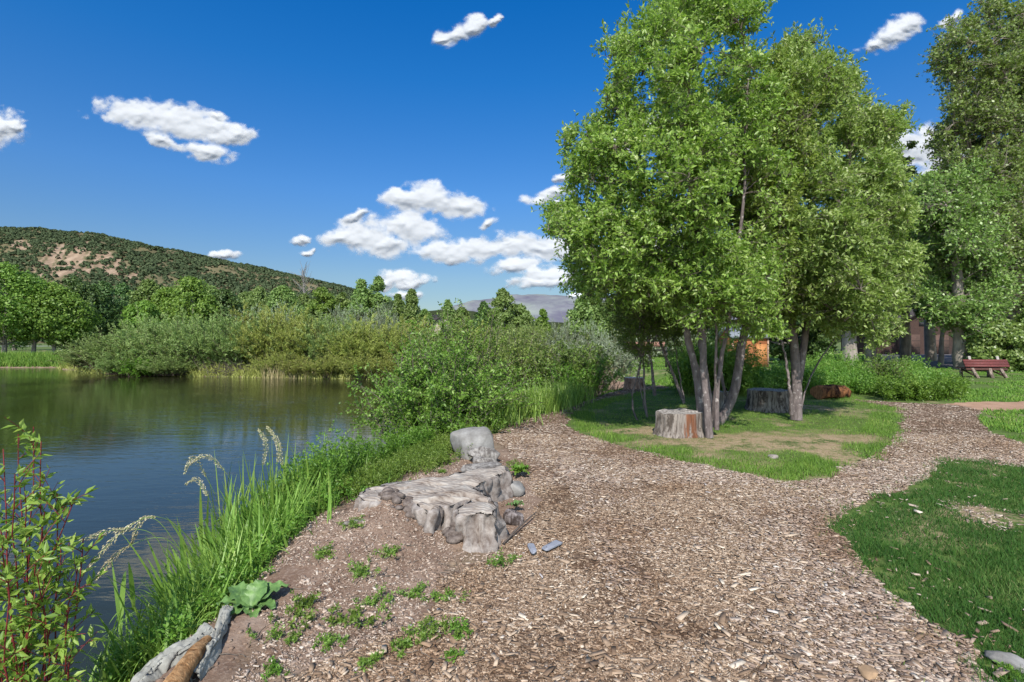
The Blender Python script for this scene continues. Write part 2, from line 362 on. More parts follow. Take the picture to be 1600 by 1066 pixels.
M['seed'] = mat_islands('seed_head', [(0, (0.28, 0.27, 0.14)), (0.6, (0.45, 0.42, 0.26)), (1, (0.62, 0.58, 0.42))])

# ------------------------------------------------------------------ layout polygons
POND = [(-3.0, 0.2), (-2.5, 2.1), (-2.42, 3.1), (-2.52, 4.2), (-2.55, 5.0), (-2.45, 5.8), (-2.25, 6.6), (-2.0, 7.5), (-1.62, 8.6), (-1.2, 9.6), (-0.5, 11.0),
        (0.35, 12.8), (1.3, 15), (2.4, 18), (3.6, 20.5), (5.2, 22.5), (6.1, 24.8), (4, 26.6), (1, 28.0), (-3.7, 29.7), (-9.4, 31), (-14, 31.7), (-21, 33.4), (-30, 36.8), (-36.5, 41.5), (-39, 44.5),
        (-47, 44.2), (-75, 43), (-75, -8), (-10, -8), (-5, -2)]
def gpoly(pts): return [tuple(PG(x, y)[:2]) for x, y in pts]
PATH = gpoly([(-900, 1900), (-200, 1400), (330, 1090), (480, 1040), (640, 985), (700, 905), (770, 868), (830, 815), (838, 765), (812, 715), (772, 684), (792, 662), (850, 645), (890, 635), (915, 619), (955, 609), (1030, 602),
              (1048, 606), (985, 615), (930, 628), (893, 645), (888, 662), (905, 676), (950, 692), (1005, 706), (1060, 719), (1150, 740), (1230, 753), (1292, 748), (1318, 730), (1375, 708), (1402, 680), (1408, 652), (1398, 638), (1350, 629), (1330, 624), (1400, 628), (1500, 633), (1535, 641),
              (1528, 655), (1555, 680), (1610, 696), (1800, 722), (2300, 770), (2300, 800), (1800, 745), (1600, 729), (1480, 718), (1440, 750), (1330, 792), (1298, 825), (1345, 862), (1375, 905), (1430, 960), (1500, 1005), (1555, 1066), (1650, 1200), (1900, 1900)])
TRAIL = gpoly([(1410, 637), (1445, 633), (1500, 629), (1600, 628), (2200, 622), (2200, 642), (1700, 640.5), (1560, 641.5), (1530, 641), (1480, 636)])
DRIVE = gpoly([(1380, 551), (1500, 551), (1520, 577), (1360, 574)])
def pond_sd(x, y):
    d = segdist(x, y, POND); return np.where(inpoly(x, y, POND), -d, d)
def height(x, y, sd=None):
    x = np.asarray(x, float); y = np.asarray(y, float)
    if sd is None: sd = pond_sd(x, y)
    bw = 0.95+np.clip((y-9)*0.12, 0, 2.2)
    land = WL+(0-WL)*(1-(1-np.clip(sd/bw, 0, 1))**1.7)
    bed = WL-np.clip(-sd*0.55, 0, 1.3)
    h = np.where(sd > 0, land, bed)
    p = np.stack([x, y], -1)
    k = sst(sd, 0, 0.8)*(y < 40)
    h = h+k*((fb(p*0.9)-0.5)*0.07+(fb(p*6)-0.5)*0.022*np.exp(-((y-4)/6)**2))
    h = h+k*0.17*np.exp(-(((x+1.02)/0.5)**2+((y-4.05)/0.75)**2))
    h = h+k*0.13*np.exp(-(((x+0.40)/0.07)**2+((y-3.98)/0.16)**2))+k*0.10*np.exp(-(((x+1.0)/0.22)**2+((y-4.3)/0.22)**2))
    h = h+k*0.06*np.exp(-(((x+0.9)/0.6)**2+((y-5.4)/1.0)**2))
    return h

# ------------------------------------------------------------------ ground sheet (one grid split by surface)
Ys = np.concatenate([np.arange(0.9, 7, 0.035), np.geomspace(7, 60, 210)[:-1] if False else 7*1.0085**np.arange(0, 254), np.geomspace(62, 9500, 60)])
Us = np.linspace(-1.75, 1.75, 641)
UU, YY = np.meshgrid(Us, Ys); XX = UU*YY
SD = pond_sd(XX, YY); HH = height(XX, YY, SD)
HH = np.where(YY > 400, HH-0.3, HH)
V = np.stack([XX, YY, HH], -1).reshape(-1, 3); nr, nc = XX.shape
ii = (np.arange(nr-1)[:, None]*nc+np.arange(nc-1)[None]).ravel(); Q = np.stack([ii, ii+1, ii+nc+1, ii+nc], -1)
cxm = V[Q].mean(1); wob = (fb(cxm[:, :2]*3.0, 3)-0.5)
px_, py_ = cxm[:, 0]+wob*0.22, cxm[:, 1]+(fb(cxm[:, :2]*3.0+50, 3)-0.5)*0.3
sdc = SD.ravel()[ii]
isP = inpoly(px_, py_, PATH) & (sdc > 0.75); isT = inpoly(cxm[:, 0], cxm[:, 1], TRAIL) & ~isP; isD = inpoly(cxm[:, 0], cxm[:, 1], DRIVE)
left_soil = (~isP) & ((sdc < 0.5) | ((cxm[:, 0] < 0.6) & (cxm[:, 1] < 8.5)) | (cxm[:, 1] < 0.95)) 
isL = ~(isP | isT | isD | left_soil)
def sub(mask):
    q = Q[mask]; us, inv = np.unique(q, return_inverse=True); return V[us], inv.reshape(-1, 4)
def dryness(x, y):
    q = np.stack([x, y], -1); c1 = PG(1225, 690); c2 = PG(985, 672); c3 = PG(1290, 640)
    c4 = PG(1560, 808); e = 1.1*np.exp(-(((x-c4[0])/0.55)**2+((y-c4[1])/0.18)**2))+np.exp(-(((x-c1[0])/1.7)**2+((y-c1[1])/0.68)**2))+0.8*np.exp(-(((x-c2[0])/0.55)**2+((y-c2[1])/0.35)**2))+0.5*np.exp(-(((x-c3[0])/1.2)**2+((y-c3[1])/0.7)**2))
    return e*1.1+(fb(q*1.6+4)-0.5)*1.5
for nm, mk, mt in (('ground', left_soil, 'soil'), ('path', isP, 'path'), ('lawn', isL, 'lawn'), ('dirt_trail', isT, 'trail')):
    gg = Geo(); v_, q_ = sub(mk); gg.add(v_, q_, a=sst(dryness(v_[:, 0], v_[:, 1]), 0.2, 0.55)); tag(gg.build(nm, M[mt], smooth=True, attr='worn'), kind='structure')
M['asph'] = mat_plain('asphalt', (0.11, 0.10, 0.105), 0.9, 0.2, 3)
gg = Geo(); gg.add(*sub(isD)); tag(gg.build('driveway', M['asph'], smooth=True), kind='structure')
gg = Geo(); gg.add([(-90, -60, -0.04), (60, -60, -0.04), (60, 0.9, -0.04), (-3.0, 0.9, -0.04), (-5, -9, -0.04), (-90, -9, -0.04)], [[0, 1, 2, 3, 4, 5]])
tag(gg.build('ground_behind', M['soil']), kind='structure')
gg = Geo(); gg.add([(-80, -9, WL), (7, -9, WL), (7, 48, WL), (-80, 48, WL)], [[0, 1, 2, 3]]); tag(gg.build('water', M['water']), kind='structure')
del UU, YY

# ------------------------------------------------------------------ clouds: puffy sheets 20 km away, lit by the sun
def make_clouds():
    st = 1.3; xs = np.arange(-180, 1780, st); ys = np.arange(-60, 480, st); PX, PY = np.meshgrid(xs, ys); u = PX/100; v = PY/100
    q = np.stack([u, v*1.35], -1)
    wx = (fb(q*3.1+5, 4)-0.5); wy = (fb(q*3.1+55, 4)-0.5)
    ax = PX+wx*30; ay = PY+wy*17; acc = np.full(PX.shape, -9.0)
    for (cx, cy, rx, ry, ro) in CLOUDS:
        c, s_ = math.cos(rad(ro)), math.sin(rad(ro)); dx = ax-cx; dy = ay-cy
        d_ = 1-np.sqrt(((dx*c+dy*s_)/(rx*1.18))**2+((-dx*s_+dy*c)/(ry*1.22))**2)
        h_ = np.clip(0.5+0.5*(d_-acc)/0.18, 0, 1); acc = np.where(h_ > 0, acc*(1-h_)+d_*h_+0.09*h_*(1-h_)*2, acc)
    bil = np.abs(fb(q*5.5+8, 5)-0.5)*2; bil2 = fb(q*13+30, 4)
    D_ = acc+(fb(q*6+2, 5)-0.5)*0.85+(bil2-0.5)*0.30+0.07
    al = sst(D_, -0.10, 0.45)*0.98
    relief = (np.clip(acc+0.25, 0, 1.2)**0.7*0.008+np.clip(acc+0.3, 0, 0.8)*(fb(q*2.6+2, 3)-0.5)*0.013)
    dist = 20000*(1-relief*1.3)
    V = np.stack([(PX-CX)/F*dist, dist, EYE+(CY-PY)/F*dist], -1).reshape(-1, 3); nr, nc = PX.shape
    i = (np.arange(nr-1)[:, None]*nc+np.arange(nc-1)[None]).ravel(); Q_ = np.stack([i, i+nc, i+nc+1, i+1], -1)
    A_ = al.ravel(); Q_ = Q_[A_[Q_].max(1) > 0.004]; us, inv = np.unique(Q_, return_inverse=True)
    g = Geo(); g.add(V[us], inv.reshape(-1, 4), a=A_[us])
    m, n, b, out = newmat('cloud'); at = n.add('ShaderNodeAttribute', attribute_name='cloud_cover')
    df = n.add('ShaderNodeBsdfDiffuse'); df.inputs[0].default_value = (0.60, 0.605, 0.62, 1); tl = n.add('ShaderNodeBsdfTranslucent'); tl.inputs[0].default_value = (0.70, 0.71, 0.74, 1)
    mx0 = n.add('ShaderNodeMixShader'); mx0.inputs[0].default_value = 0.42; n.l.new(df.outputs[0], mx0.inputs[1]); n.l.new(tl.outputs[0], mx0.inputs[2])
    tp = n.add('ShaderNodeBsdfTransparent'); mx = n.add('ShaderNodeMixShader'); n.set(mx.inputs[0], at.outputs['Fac'])
    n.l.new(tp.outputs[0], mx.inputs[1]); n.l.new(mx0.outputs[0], mx.inputs[2]); n.l.new(mx.outputs[0], out.inputs[0])
    o = g.build('clouds', m, smooth=True, attr='cloud_cover'); o.visible_shadow = True; tag(o, kind='structure')
make_clouds()

# ------------------------------------------------------------------ wood chips and grass
def scatter(n, y0, y1, test, rho=1.4, umax=1.35):
    """points with density falling as Y^-rho"""
    e = 2-rho+1e-6; t = R.random(n); Y = (y0**e+t*(y1**e-y0**e))**(1/e); X = R.uniform(-umax, umax, n)*Y; k = test(X, Y); return X[k], Y[k]
def on_path(x, y):
    w_ = (fb(np.stack([x, y], -1)*3.0, 3)-0.5); return inpoly(x+w_*0.22, y, PATH) & (pond_sd(x, y) > 0.7)
def chips(X, Y, L, Wd, g, tilt=0.22, lift=0.004, grain=None):
    n = len(X); Z = height(X, Y)+rnd(n, 0, lift)*2; ang = rnd(n, 0, 2*np.pi) if grain is None else grain+R.normal(size=n)*0.6
    d_ = np.stack([np.cos(ang), np.sin(ang), R.normal(size=n)*tilt], -1); d_ = nrm(d_); up = nrm(np.stack([R.normal(size=n)*tilt, R.normal(size=n)*tilt, np.ones(n)], -1))
    s = nrm(np.cross(up, d_)); up = np.cross(d_, s); c = np.stack([X, Y, Z], -1); L = L[:, None]/2; Wd = Wd[:, None]/2; T = (0.08*Wd+0.0008)
    k = [rnd(n, 0.55, 1.1)[:, None] for _ in range(4)]; t1 = rnd(n, -0.3, 0.3)[:, None]
    top = [c+d_*L*k[0]+s*Wd*(1+t1)+up*T, c+d_*L*(1.05-t1)-s*Wd*k[1]+up*T, c-d_*L*k[2]-s*Wd+up*T, c-d_*L-t1*d_*L+s*Wd*k[3]+up*T]
    bot = [p-up*(T*2+0.002) for p in top]
    V_ = np.stack(top+bot, 1).reshape(-1, 3); i = np.arange(n)[:, None]*8
    Q_ = np.concatenate([i+np.array(f) for f in ((0, 3, 2, 1), (0, 1, 5, 4), (1, 2, 6, 5), (2, 3, 7, 6), (3, 0, 4, 7))])
    g.add(V_, Q_)
def lens(n, m, s): return np.clip(m*np.exp(R.normal(size=n)*s), m*0.35, m*3.2)
g = Geo(); X, Y = scatter(520000, 2.0, 8.5, on_path, 1.6, 1.1); k = R.random(len(X)) < np.clip(0.55+(fb(np.stack([X, Y], -1)*1.6+30, 4)-0.42)*6, 0.25, 1); X, Y = X[k], Y[k]; n = len(X); far = 1+np.clip((Y-4)/8, 0, 1.0)
L = lens(n, 0.0105, 0.6)*far; chips(X, Y, L, L*rnd(n, 0.14, 0.6), g, 0.15, 0.003)
X, Y = scatter(9000, 2.0, 7.0, on_path, 1.6, 1.1); n = len(X); L = lens(n, 0.045, 0.35); chips(X, Y, L, L*rnd(n, 0.18, 0.4), g, 0.12, 0.010)
tag(g.build('wood_chips', M['chip']), 'loose brown bark and wood chips covering the near path', 'wood chips', kind='stuff')
g = Geo(); X, Y = scatter(150000, 5.5, 22, on_path, 1.9, 1.35); n = len(X); L = lens(n, 0.028, 0.5)*(1+np.clip((Y-8)/14, 0, 1)); chips(X, Y, L, L*rnd(n, 0.2, 0.45), g, 0.12, 0.008, grain=0.3)
edge = lambda x, y: on_path(x, y) & (segdist(x, y, PATH)+(R.random(np.shape(x))-0.5)*1.2+(fb(np.stack([x, y], -1)*1.5)-0.5)*1.6 < 0.55) & (x > 0.6)
X, Y = scatter(170000, 2.2, 7, edge, 1.6, 1.2); n = len(X); L = lens(n, 0.020, 0.55); chips(X, Y, L, L*rnd(n, 0.16, 0.5), g, 0.16, 0.008, grain=-0.7)
X, Y = scatter(60000, 2.5, 6.5, lambda x, y: inpoly(x, y, gpoly([(1465, 782), (1540, 790), (1700, 822), (1700, 838), (1560, 832), (1490, 810)])) & (fb(np.stack([x, y], -1)*8) > 0.42), 1.6, 1.35); n = len(X); L = lens(n, 0.015, 0.6); chips(X, Y, L, L*rnd(n, 0.2, 0.6), g, 0.3, 0.01)
X, Y = scatter(9000, 2.0, 9, lambda x, y: inpoly(x, y, gpoly([(1298, 822), (1440, 748), (1482, 716), (1600, 727), (1900, 780), (2000, 1900), (1900, 1900), (1552, 1066), (1430, 960), (1350, 868)])) & (segdist(x, y, PATH)+(R.random(np.shape(x)))*0.9 < 0.75), 1.6, 1.35); n = len(X); L = lens(n, 0.024, 0.55); chips(X, Y, L, L*rnd(n, 0.2, 0.45), g, 0.35, 0.02)
tag(g.build('weathered_wood_chips', M['chipgrey']), 'pale weathered wood chips on the far path and along the grass edge', 'wood chips', kind='stuff')
soilt = lambda x, y: (~inpoly(x, y, PATH)) & (pond_sd(x, y) > 0.6) & (x < 0.7) & (y < 8.2)
g = Geo(); X, Y = scatter(150000, 1.8, 8, soilt, 1.6, 1.1); k = fb(np.stack([X, Y], -1)*1.3+9) > 0.47-0.12*(Y < 3.3); X, Y = X[k], Y[k]; n = len(X); L = lens(n, 0.011, 0.6); chips(X, Y, L, L*rnd(n, 0.2, 0.7), g, 0.3)
tag(g.build('bark_litter', M['chipgrey']), 'scattered bark bits and debris on the bare soil mound by the pond', 'bark litter', kind='stuff')

def grass(X, Y, hgt, wid, g, lean=0.45, seg=3, a=0.5):
    n = len(X); Z = height(X, Y)-0.005; b_ = np.stack([X, Y, Z], -1); th = rnd(n, 0, 2*np.pi); d_ = np.stack([np.cos(th)*lean*rnd(n), np.sin(th)*lean*rnd(n), np.ones(n)], -1)
    p = arcs(b_, d_, hgt, rnd(n, 0.0, 0.5)*lean*1.4, seg); t = np.linspace(0, 1, seg); W_ = np.broadcast_to(wid, (n,))[:, None]*(1-t**1.6*0.93)[None]
    th2 = rnd(n, 0, 2*np.pi); ribbons(p, W_, np.stack([np.cos(th2), np.sin(th2)*0.4, np.zeros(n)], -1), g)
RL = gpoly([(1298, 822), (1340, 790), (1440, 748), (1482, 716), (1600, 727), (1800, 742), (2300, 800), (2300, 1900), (1900, 1900), (1640, 1200), (1552, 1066), (1500, 1005), (1430, 960), (1375, 905), (1350, 868)])
bare1 = gpoly([(1480, 790), (1540, 795), (1620, 818), (1640, 830), (1560, 826), (1500, 806)])
def on_rl(x, y):
    q = np.stack([x, y], -1); return inpoly(x+(fb(q*3)-.5)*0.45+R.normal(size=np.shape(x))*.035, y+(fb(q*5+9)-.5)*0.4, RL) & ~inpoly(x, y, bare1) & (fb(q*7+3) > 0.30)
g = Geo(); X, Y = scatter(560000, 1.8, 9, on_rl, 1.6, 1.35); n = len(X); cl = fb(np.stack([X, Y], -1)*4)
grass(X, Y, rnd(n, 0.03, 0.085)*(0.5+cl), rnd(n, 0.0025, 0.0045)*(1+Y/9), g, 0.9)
gd = Geo(); kk = R.random(n) < 0.05; grass(X[kk], Y[kk], rnd(kk.sum(), 0.03, 0.07), 0.004, gd, 1.5); tag(gd.build('straw_blades', M['grass_dry']), 'dry straw blades mixed into the dark grass at the lower right', 'grass', kind='stuff')
tag(g.build('grass', M['grass_shade_tint']), 'thick green grass coloured dark for shade at the lower right beside the chip path', 'grass', kind='stuff')
IS = gpoly([(888, 655), (905, 676), (950, 692), (1005, 706), (1060, 719), (1150, 740), (1230, 753), (1292, 748), (1318, 730), (1375, 708), (1402, 680), (1408, 652), (1398, 638), (1350, 629), (1330, 612), (1100, 598), (1048, 606), (985, 615), (930, 628), (893, 645)])
IC = np.array([PG(1220, 690)[:2]])
def near_edge(x, y): d_ = np.minimum(segdist(x, y, RL), segdist(x, y, IS)); return inpoly(x, y, PATH) & (d_ < 0.4) & (R.random(np.shape(x)) < np.exp(-d_/0.12)) & (fb(np.stack([x, y], -1)*6+5) > 0.52)
g = Geo(); X, Y = scatter(300000, 2.0, 14, near_edge, 1.6, 1.3); grass(X, Y, rnd(len(X), 0.02, 0.06), 0.005, g, 1.2); tag(g.build('stray_grass', M['grass']), 'stray grass tufts creeping onto the chip path edges', 'grass', kind='stuff')

def on_is(x, y): q = np.stack([x, y], -1); return inpoly(x+(fb(q*3.5)-.5)*0.55+R.normal(size=np.shape(x))*.04, y+(fb(q*3.5+9)-.5)*0.45, IS)
X, Y = scatter(420000, 5.0, 20, on_is, 1.6, 1.2); dr = dryness(X, Y)+R.normal(size=len(X))*0.12; k = dr < 0.30; edgeg = segdist(X, Y, IS) < 0.5
g = Geo(); kk = k & (R.random(len(X)) < 0.22); grass(X[kk], Y[kk], rnd(kk.sum(), 0.02, 0.06), 0.006, g, 1.1); tag(g.build('yellow_grass', M['grass_long']), 'yellow green blades mixed into the tree island lawn', 'grass', kind='stuff')
g = Geo(); kk = k & ~(edgeg & (R.random(len(X)) < 0.9)); grass(X[kk], Y[kk], rnd(kk.sum(), 0.018, 0.055)*(0.35+1.5*fb(np.stack([X[kk], Y[kk]], -1)*5, 3)), 0.006, g, 1.0)
tag(g.build('lawn_grass', M['grass']), 'short green grass on the tree island', 'grass', kind='stuff')
g = Geo(); kk = k & edgeg; grass(X[kk], Y[kk], rnd(kk.sum(), 0.05, 0.11), 0.0075, g, 0.7); 
tag(g.build('edge_grass', M['grass']), 'longer bright green grass fringe along the edge of the tree island', 'grass', kind='stuff')
g = Geo(); kk = ((~k) & (R.random(len(X)) < 0.8)) | (R.random(len(X)) < 0.12); grass(X[kk], Y[kk], rnd(kk.sum(), 0.015, 0.05), 0.0055, g, 1.5)
tag(g.build('dry_grass', M['grass_dry']), 'dry straw coloured worn grass patches between the stumps', 'grass', kind='stuff')
def on_far(x, y): return (pond_sd(x, y) > 0.8) & ~inpoly(x, y, PATH) & ~inpoly(x, y, TRAIL) & ~inpoly(x, y, DRIVE) & ~inpoly(x, y, IS) & ~inpoly(x, y, RL) & (x > 1.5) & (x < 60)
g = Geo(); X, Y = scatter(330000, 8, 60, on_far, 1.7, 1.3); n = len(X); k = fb(np.stack([X, Y], -1)*0.5+3) < 0.56; X, Y = X[k], Y[k]; n = len(X); grass(X, Y, rnd(n, 0.05, 0.12), 0.012+Y*0.0011, g, 0.7)
tag(g.build('field_grass', M['grass']), 'green grass of the park field behind the trees', 'grass', kind='stuff')
def on_farleft(x, y): return (pond_sd(x, y) > 0.1) & (x < -20) & (y > 40)
g = Geo(); X, Y = scatter(400000, 42, 62, on_farleft, 1.2, 1.1); n = len(X); nearb = pond_sd(X, Y) < 4.5; grass(X, Y, np.where(nearb, rnd(n, 0.3, 0.8), rnd(n, 0.06, 0.14)), 0.08, g, 0.7)
tag(g.build('shore_grass', M['grass']), 'bright green grass on the far left shore under the trees', 'grass', kind='stuff')

# ------------------------------------------------------------------ hills
def make_hills():
    px = np.arange(-700, 1150, 4.0)
    rp = np.array([(-700, 470), (-400, 395), (-150, 368), (0, 362), (60, 364), (140, 371), (200, 381), (250, 393), (350, 411), (450, 431), (530, 447), (600, 470), (700, 500), (800, 520), (1150, 532)])
    ry = np.interp(px, rp[:, 0], rp[:, 1]); D1, D0_ = 760.0, 330.0; S = np.linspace(0, 1.25, 150)
    u = (px-CX)/F; UU, SS = np.meshgrid(u, S); RZ = (CY-ry)/F*D1
    Dd = D0_+(D1-D0_)*SS; X = UU*Dd; Y = Dd; prof = np.where(SS <= 1, np.sin(np.clip(SS, 0, 1)*np.pi/2)**1.25, 1-(SS-1)*1.4)
    Z = RZ[None]*prof; q = np.stack([X/55, Y/55], -1)
    env = np.sin(np.clip(SS, 0, 1)*np.pi)
    gul = np.abs(fb(np.stack([X/42+fb(q)*1.5, Y/240], -1), 4)-0.5)*2
    Z = Z+env*((fb(q, 4)-0.5)*18-(1-gul)*9)+(fb(q*4, 3)-0.5)*2.5*(SS > 0.05)
    bx = 800+X/Y*F; by = CY-(Z-EYE)/Y*F
    bp = [(62, 380), (105, 377), (150, 385), (185, 402), (222, 432), (205, 440), (150, 425), (110, 432), (60, 440), (45, 425), (55, 400)]
    nzb = fb(np.stack([bx/14, by/40], -1), 3)
    bare = (inpoly(bx+(nzb-0.5)*40, by+(fb(np.stack([bx/22, by/9], -1)+7)-0.5)*22, bp) & (fb(np.stack([(bx+by*0.6)/9, (by-bx*0.3)/30], -1)+3, 3) < 0.56))*1.0
    bare = np.maximum(bare, ((np.abs(bx-32)+np.abs(by-384)*2 < 20)))
    V_ = np.stack([X, Y, Z], -1).reshape(-1, 3); nr, nc = X.shape; i = (np.arange(nr-1)[:, None]*nc+np.arange(nc-1)[None]).ravel()
    Q_ = np.stack([i, i+1, i+nc+1, i+nc], -1); g = Geo(); g.add(V_, Q_, a=bare.ravel())
    m, n, b, out = newmat('hillside'); at = n.add('ShaderNodeAttribute', attribute_name='bare_earth').outputs['Fac']; o = n.add('ShaderNodeNewGeometry').outputs['Position']
    f = n.noise(o, 0.05, 6, 0.65); f2 = n.noise(n.mapping(o, scale=(1, 0.3, 0.3)), 0.16, 5, 0.7)
    c = n.ramp(f, [(0.35, (0.085, 0.078, 0.042)), (0.65, (0.16, 0.135, 0.080))])
    n.set(b.inputs['Base Color'], n.mix(at, c, n.ramp(f2, [(0.35, (0.17, 0.118, 0.08)), (0.65, (0.31, 0.23, 0.165))]))); b.inputs['Roughness'].default_value = 1; b.inputs['Specular IOR Level'].default_value = 0
    bump(n, b, f2, 1.0, 1.5)
    tag(g.build('hill', m, smooth=True, attr='bare_earth'), kind='structure')
    # junipers: little leafy clumps
    N = 60000; s = R.random(N)**0.75*1.04; xi = R.random(N)*(len(px)-2); si = np.clip(s/1.25*149, 0, 148)
    i0 = si.astype(int); j0 = xi.astype(int); P0 = np.stack([X, Y, Z], -1)[i0, j0]; P1 = np.stack([X, Y, Z], -1)[i0+1, j0+1]; fr = R.random(N)[:, None]
    p = P0*(1-fr)+P1*fr; bb = bare[i0, j0]; cl = fb(p[:, :2]/30, 3); keep = (R.random(N) < np.where(bb > 0.5, 0.17+1.3*(cl-0.5), 0.62+1.5*(cl-0.45))) ; p = p[keep]; N = len(p)
    h = rnd(N, 1.6, 4.6)*(0.7+0.6*fb(p[:, :2]/18, 2)); k = 16; dd = rsph(N*k).reshape(N, k, 3); dd[..., 2] = np.abs(dd[..., 2])*1.0
    c = p[:, None]+dd*(h[:, None]*0.46)[..., None]*np.array([1, 1, 1.15])+np.array([0, 0, 0.2])*h[:, None, None]
    gj = Geo(); nn = nrm(dd+rsph(N*k).reshape(N, k, 3)*0.5).reshape(-1, 3); t = nrm(np.cross(nn, rsph(N*k)))
    leaf4((c.reshape(-1, 3)-t*np.repeat(h, k)[:, None]*0.3), t, nn, np.repeat(h, k)*0.62, np.repeat(h, k)*0.55, gj)
    tag(gj.build('juniper_scrub', M['juniper']), 'dark green juniper scrub dotted over the dry hillside', 'scrub', kind='stuff')
    # distant mesa and a snow cap behind it, and a low wooded rise
    def ridge(name, pts, D, depth, mat, amp, y0=533, fq=1.0):
        pts = np.array(pts, float); px = np.linspace(pts[0, 0], pts[-1, 0], 420); ry = np.interp(px, pts[:, 0], pts[:, 1]); S = np.linspace(0, 1.2, 60); u = (px-CX)/F
        UU, SS = np.meshgrid(u, S); Dd = D-depth+depth*SS; X = UU*Dd; H_ = (CY-ry)/F*D; pr = np.where(SS < 1, sst(SS, 0, 1)**0.8, 1-(SS-1)*0.5)
        q = np.stack([X/D*12*fq, Dd/D*12*fq], -1); Z = H_[None]*pr+np.sin(np.clip(SS, 0, 1)*np.pi)*(np.abs(fb(q, 5)-0.5)*2-0.5)*amp+(fb(q*3)-0.5)*amp*0.10
        nr, nc = X.shape; i = (np.arange(nr-1)[:, None]*nc+np.arange(nc-1)[None]).ravel(); g = Geo(); g.add(np.stack([X, Dd, Z], -1).reshape(-1, 3), np.stack([i, i+1, i+nc+1, i+nc], -1))
        return tag(g.build(name, mat, smooth=True), kind='structure')
    mm, n, b, out = newmat('haze_tinted_sage'); o = n.add('ShaderNodeNewGeometry').outputs['Position']; f = n.noise(n.mapping(o, scale=(1, 0.4, 3)), 0.0016, 7, 0.65)  # sage grey with distance haze put into it as a bluish tint
    n.set(b.inputs['Base Color'], n.ramp(f, [(0.38, (0.105, 0.10, 0.135)), (0.5, (0.155, 0.16, 0.175)), (0.62, (0.20, 0.225, 0.20))])); b.inputs['Roughness'].default_value = 1; b.inputs['Specular IOR Level'].default_value = 0
    ridge('mesa', [(560, 520), (640, 505), (690, 482), (740, 470), (790, 464), (850, 462), (893, 463), (980, 466), (1100, 474), (1300, 490), (1500, 515)], 6500, 3500, mm, 150)
    ridge('snowy_peak', [(870, 475), (886, 462), (893, 459), (905, 457), (930, 460), (970, 470)], 19000, 3000, mat_plain('snow', (0.8, 0.82, 0.86), 0.8, 0.1, 0.001), 80)
    mr = mat_plain('wooded_rise', (0.055, 0.07, 0.032), 1.0, 0.4, 0.05, spec=0, b_=1)
    ridge('low_hill', [(600, 500), (640, 488), (700, 483), (740, 486), (800, 500), (860, 503), (950, 505), (1080, 500), (1300, 498), (1600, 500), (1900, 520)], 1500, 700, mr, 12)
make_hills()

# ------------------------------------------------------------------ the trees beside the path (real branching, leaves on twigs)
def bez(a, c, b, k=7):
    t = np.linspace(0, 1, k)[:, None]; return a[:, None]*(1-t)**2+c[:, None]*2*t*(1-t)+b[:, None]*t*t if a.ndim == 2 else a*(1-t)**2+2*c*t*(1-t)+b*t*t
def sample_crown(poly_px, d0, half, n, gap=0.40, gs=1.6, edge=130, seedoff=0.0, ymax=None):
    poly = [tuple(map(float, p)) for p in poly_px]; xs = [p[0] for p in poly]; ys = [p[1] for p in poly]; out = []
    while sum(map(len, out)) < n:
        m = n*3; X = R.uniform(min(xs)-10, max(xs)+10, m); Y = R.uniform(min(ys)-10, max(ys)+10, m)
        wz = np.stack([X/38+seedoff, Y/38], -1); k = inpoly(X+(fb(wz, 3)-0.5)*95, Y+(fb(wz+40, 3)-0.5)*95, poly); X, Y = X[k], Y[k]; e = np.clip(segdist(X, Y, poly)/edge, 0, 1); T = half*np.sqrt(1-(1-e)**2)*0.95+0.15
        s_ = R.uniform(-1, 1, len(X)); s_ = np.sign(s_)*np.abs(s_)**0.7; d = d0+T*s_
        p = np.stack([(X-CX)/F*d, d, EYE+(CY-Y)/F*d], -1); q = vnoise(p*gs+seedoff)*0.7+vnoise(p*gs*2.3+seedoff)*0.3
        out.append(p[q > gap])
    return np.concatenate(out)[:n]
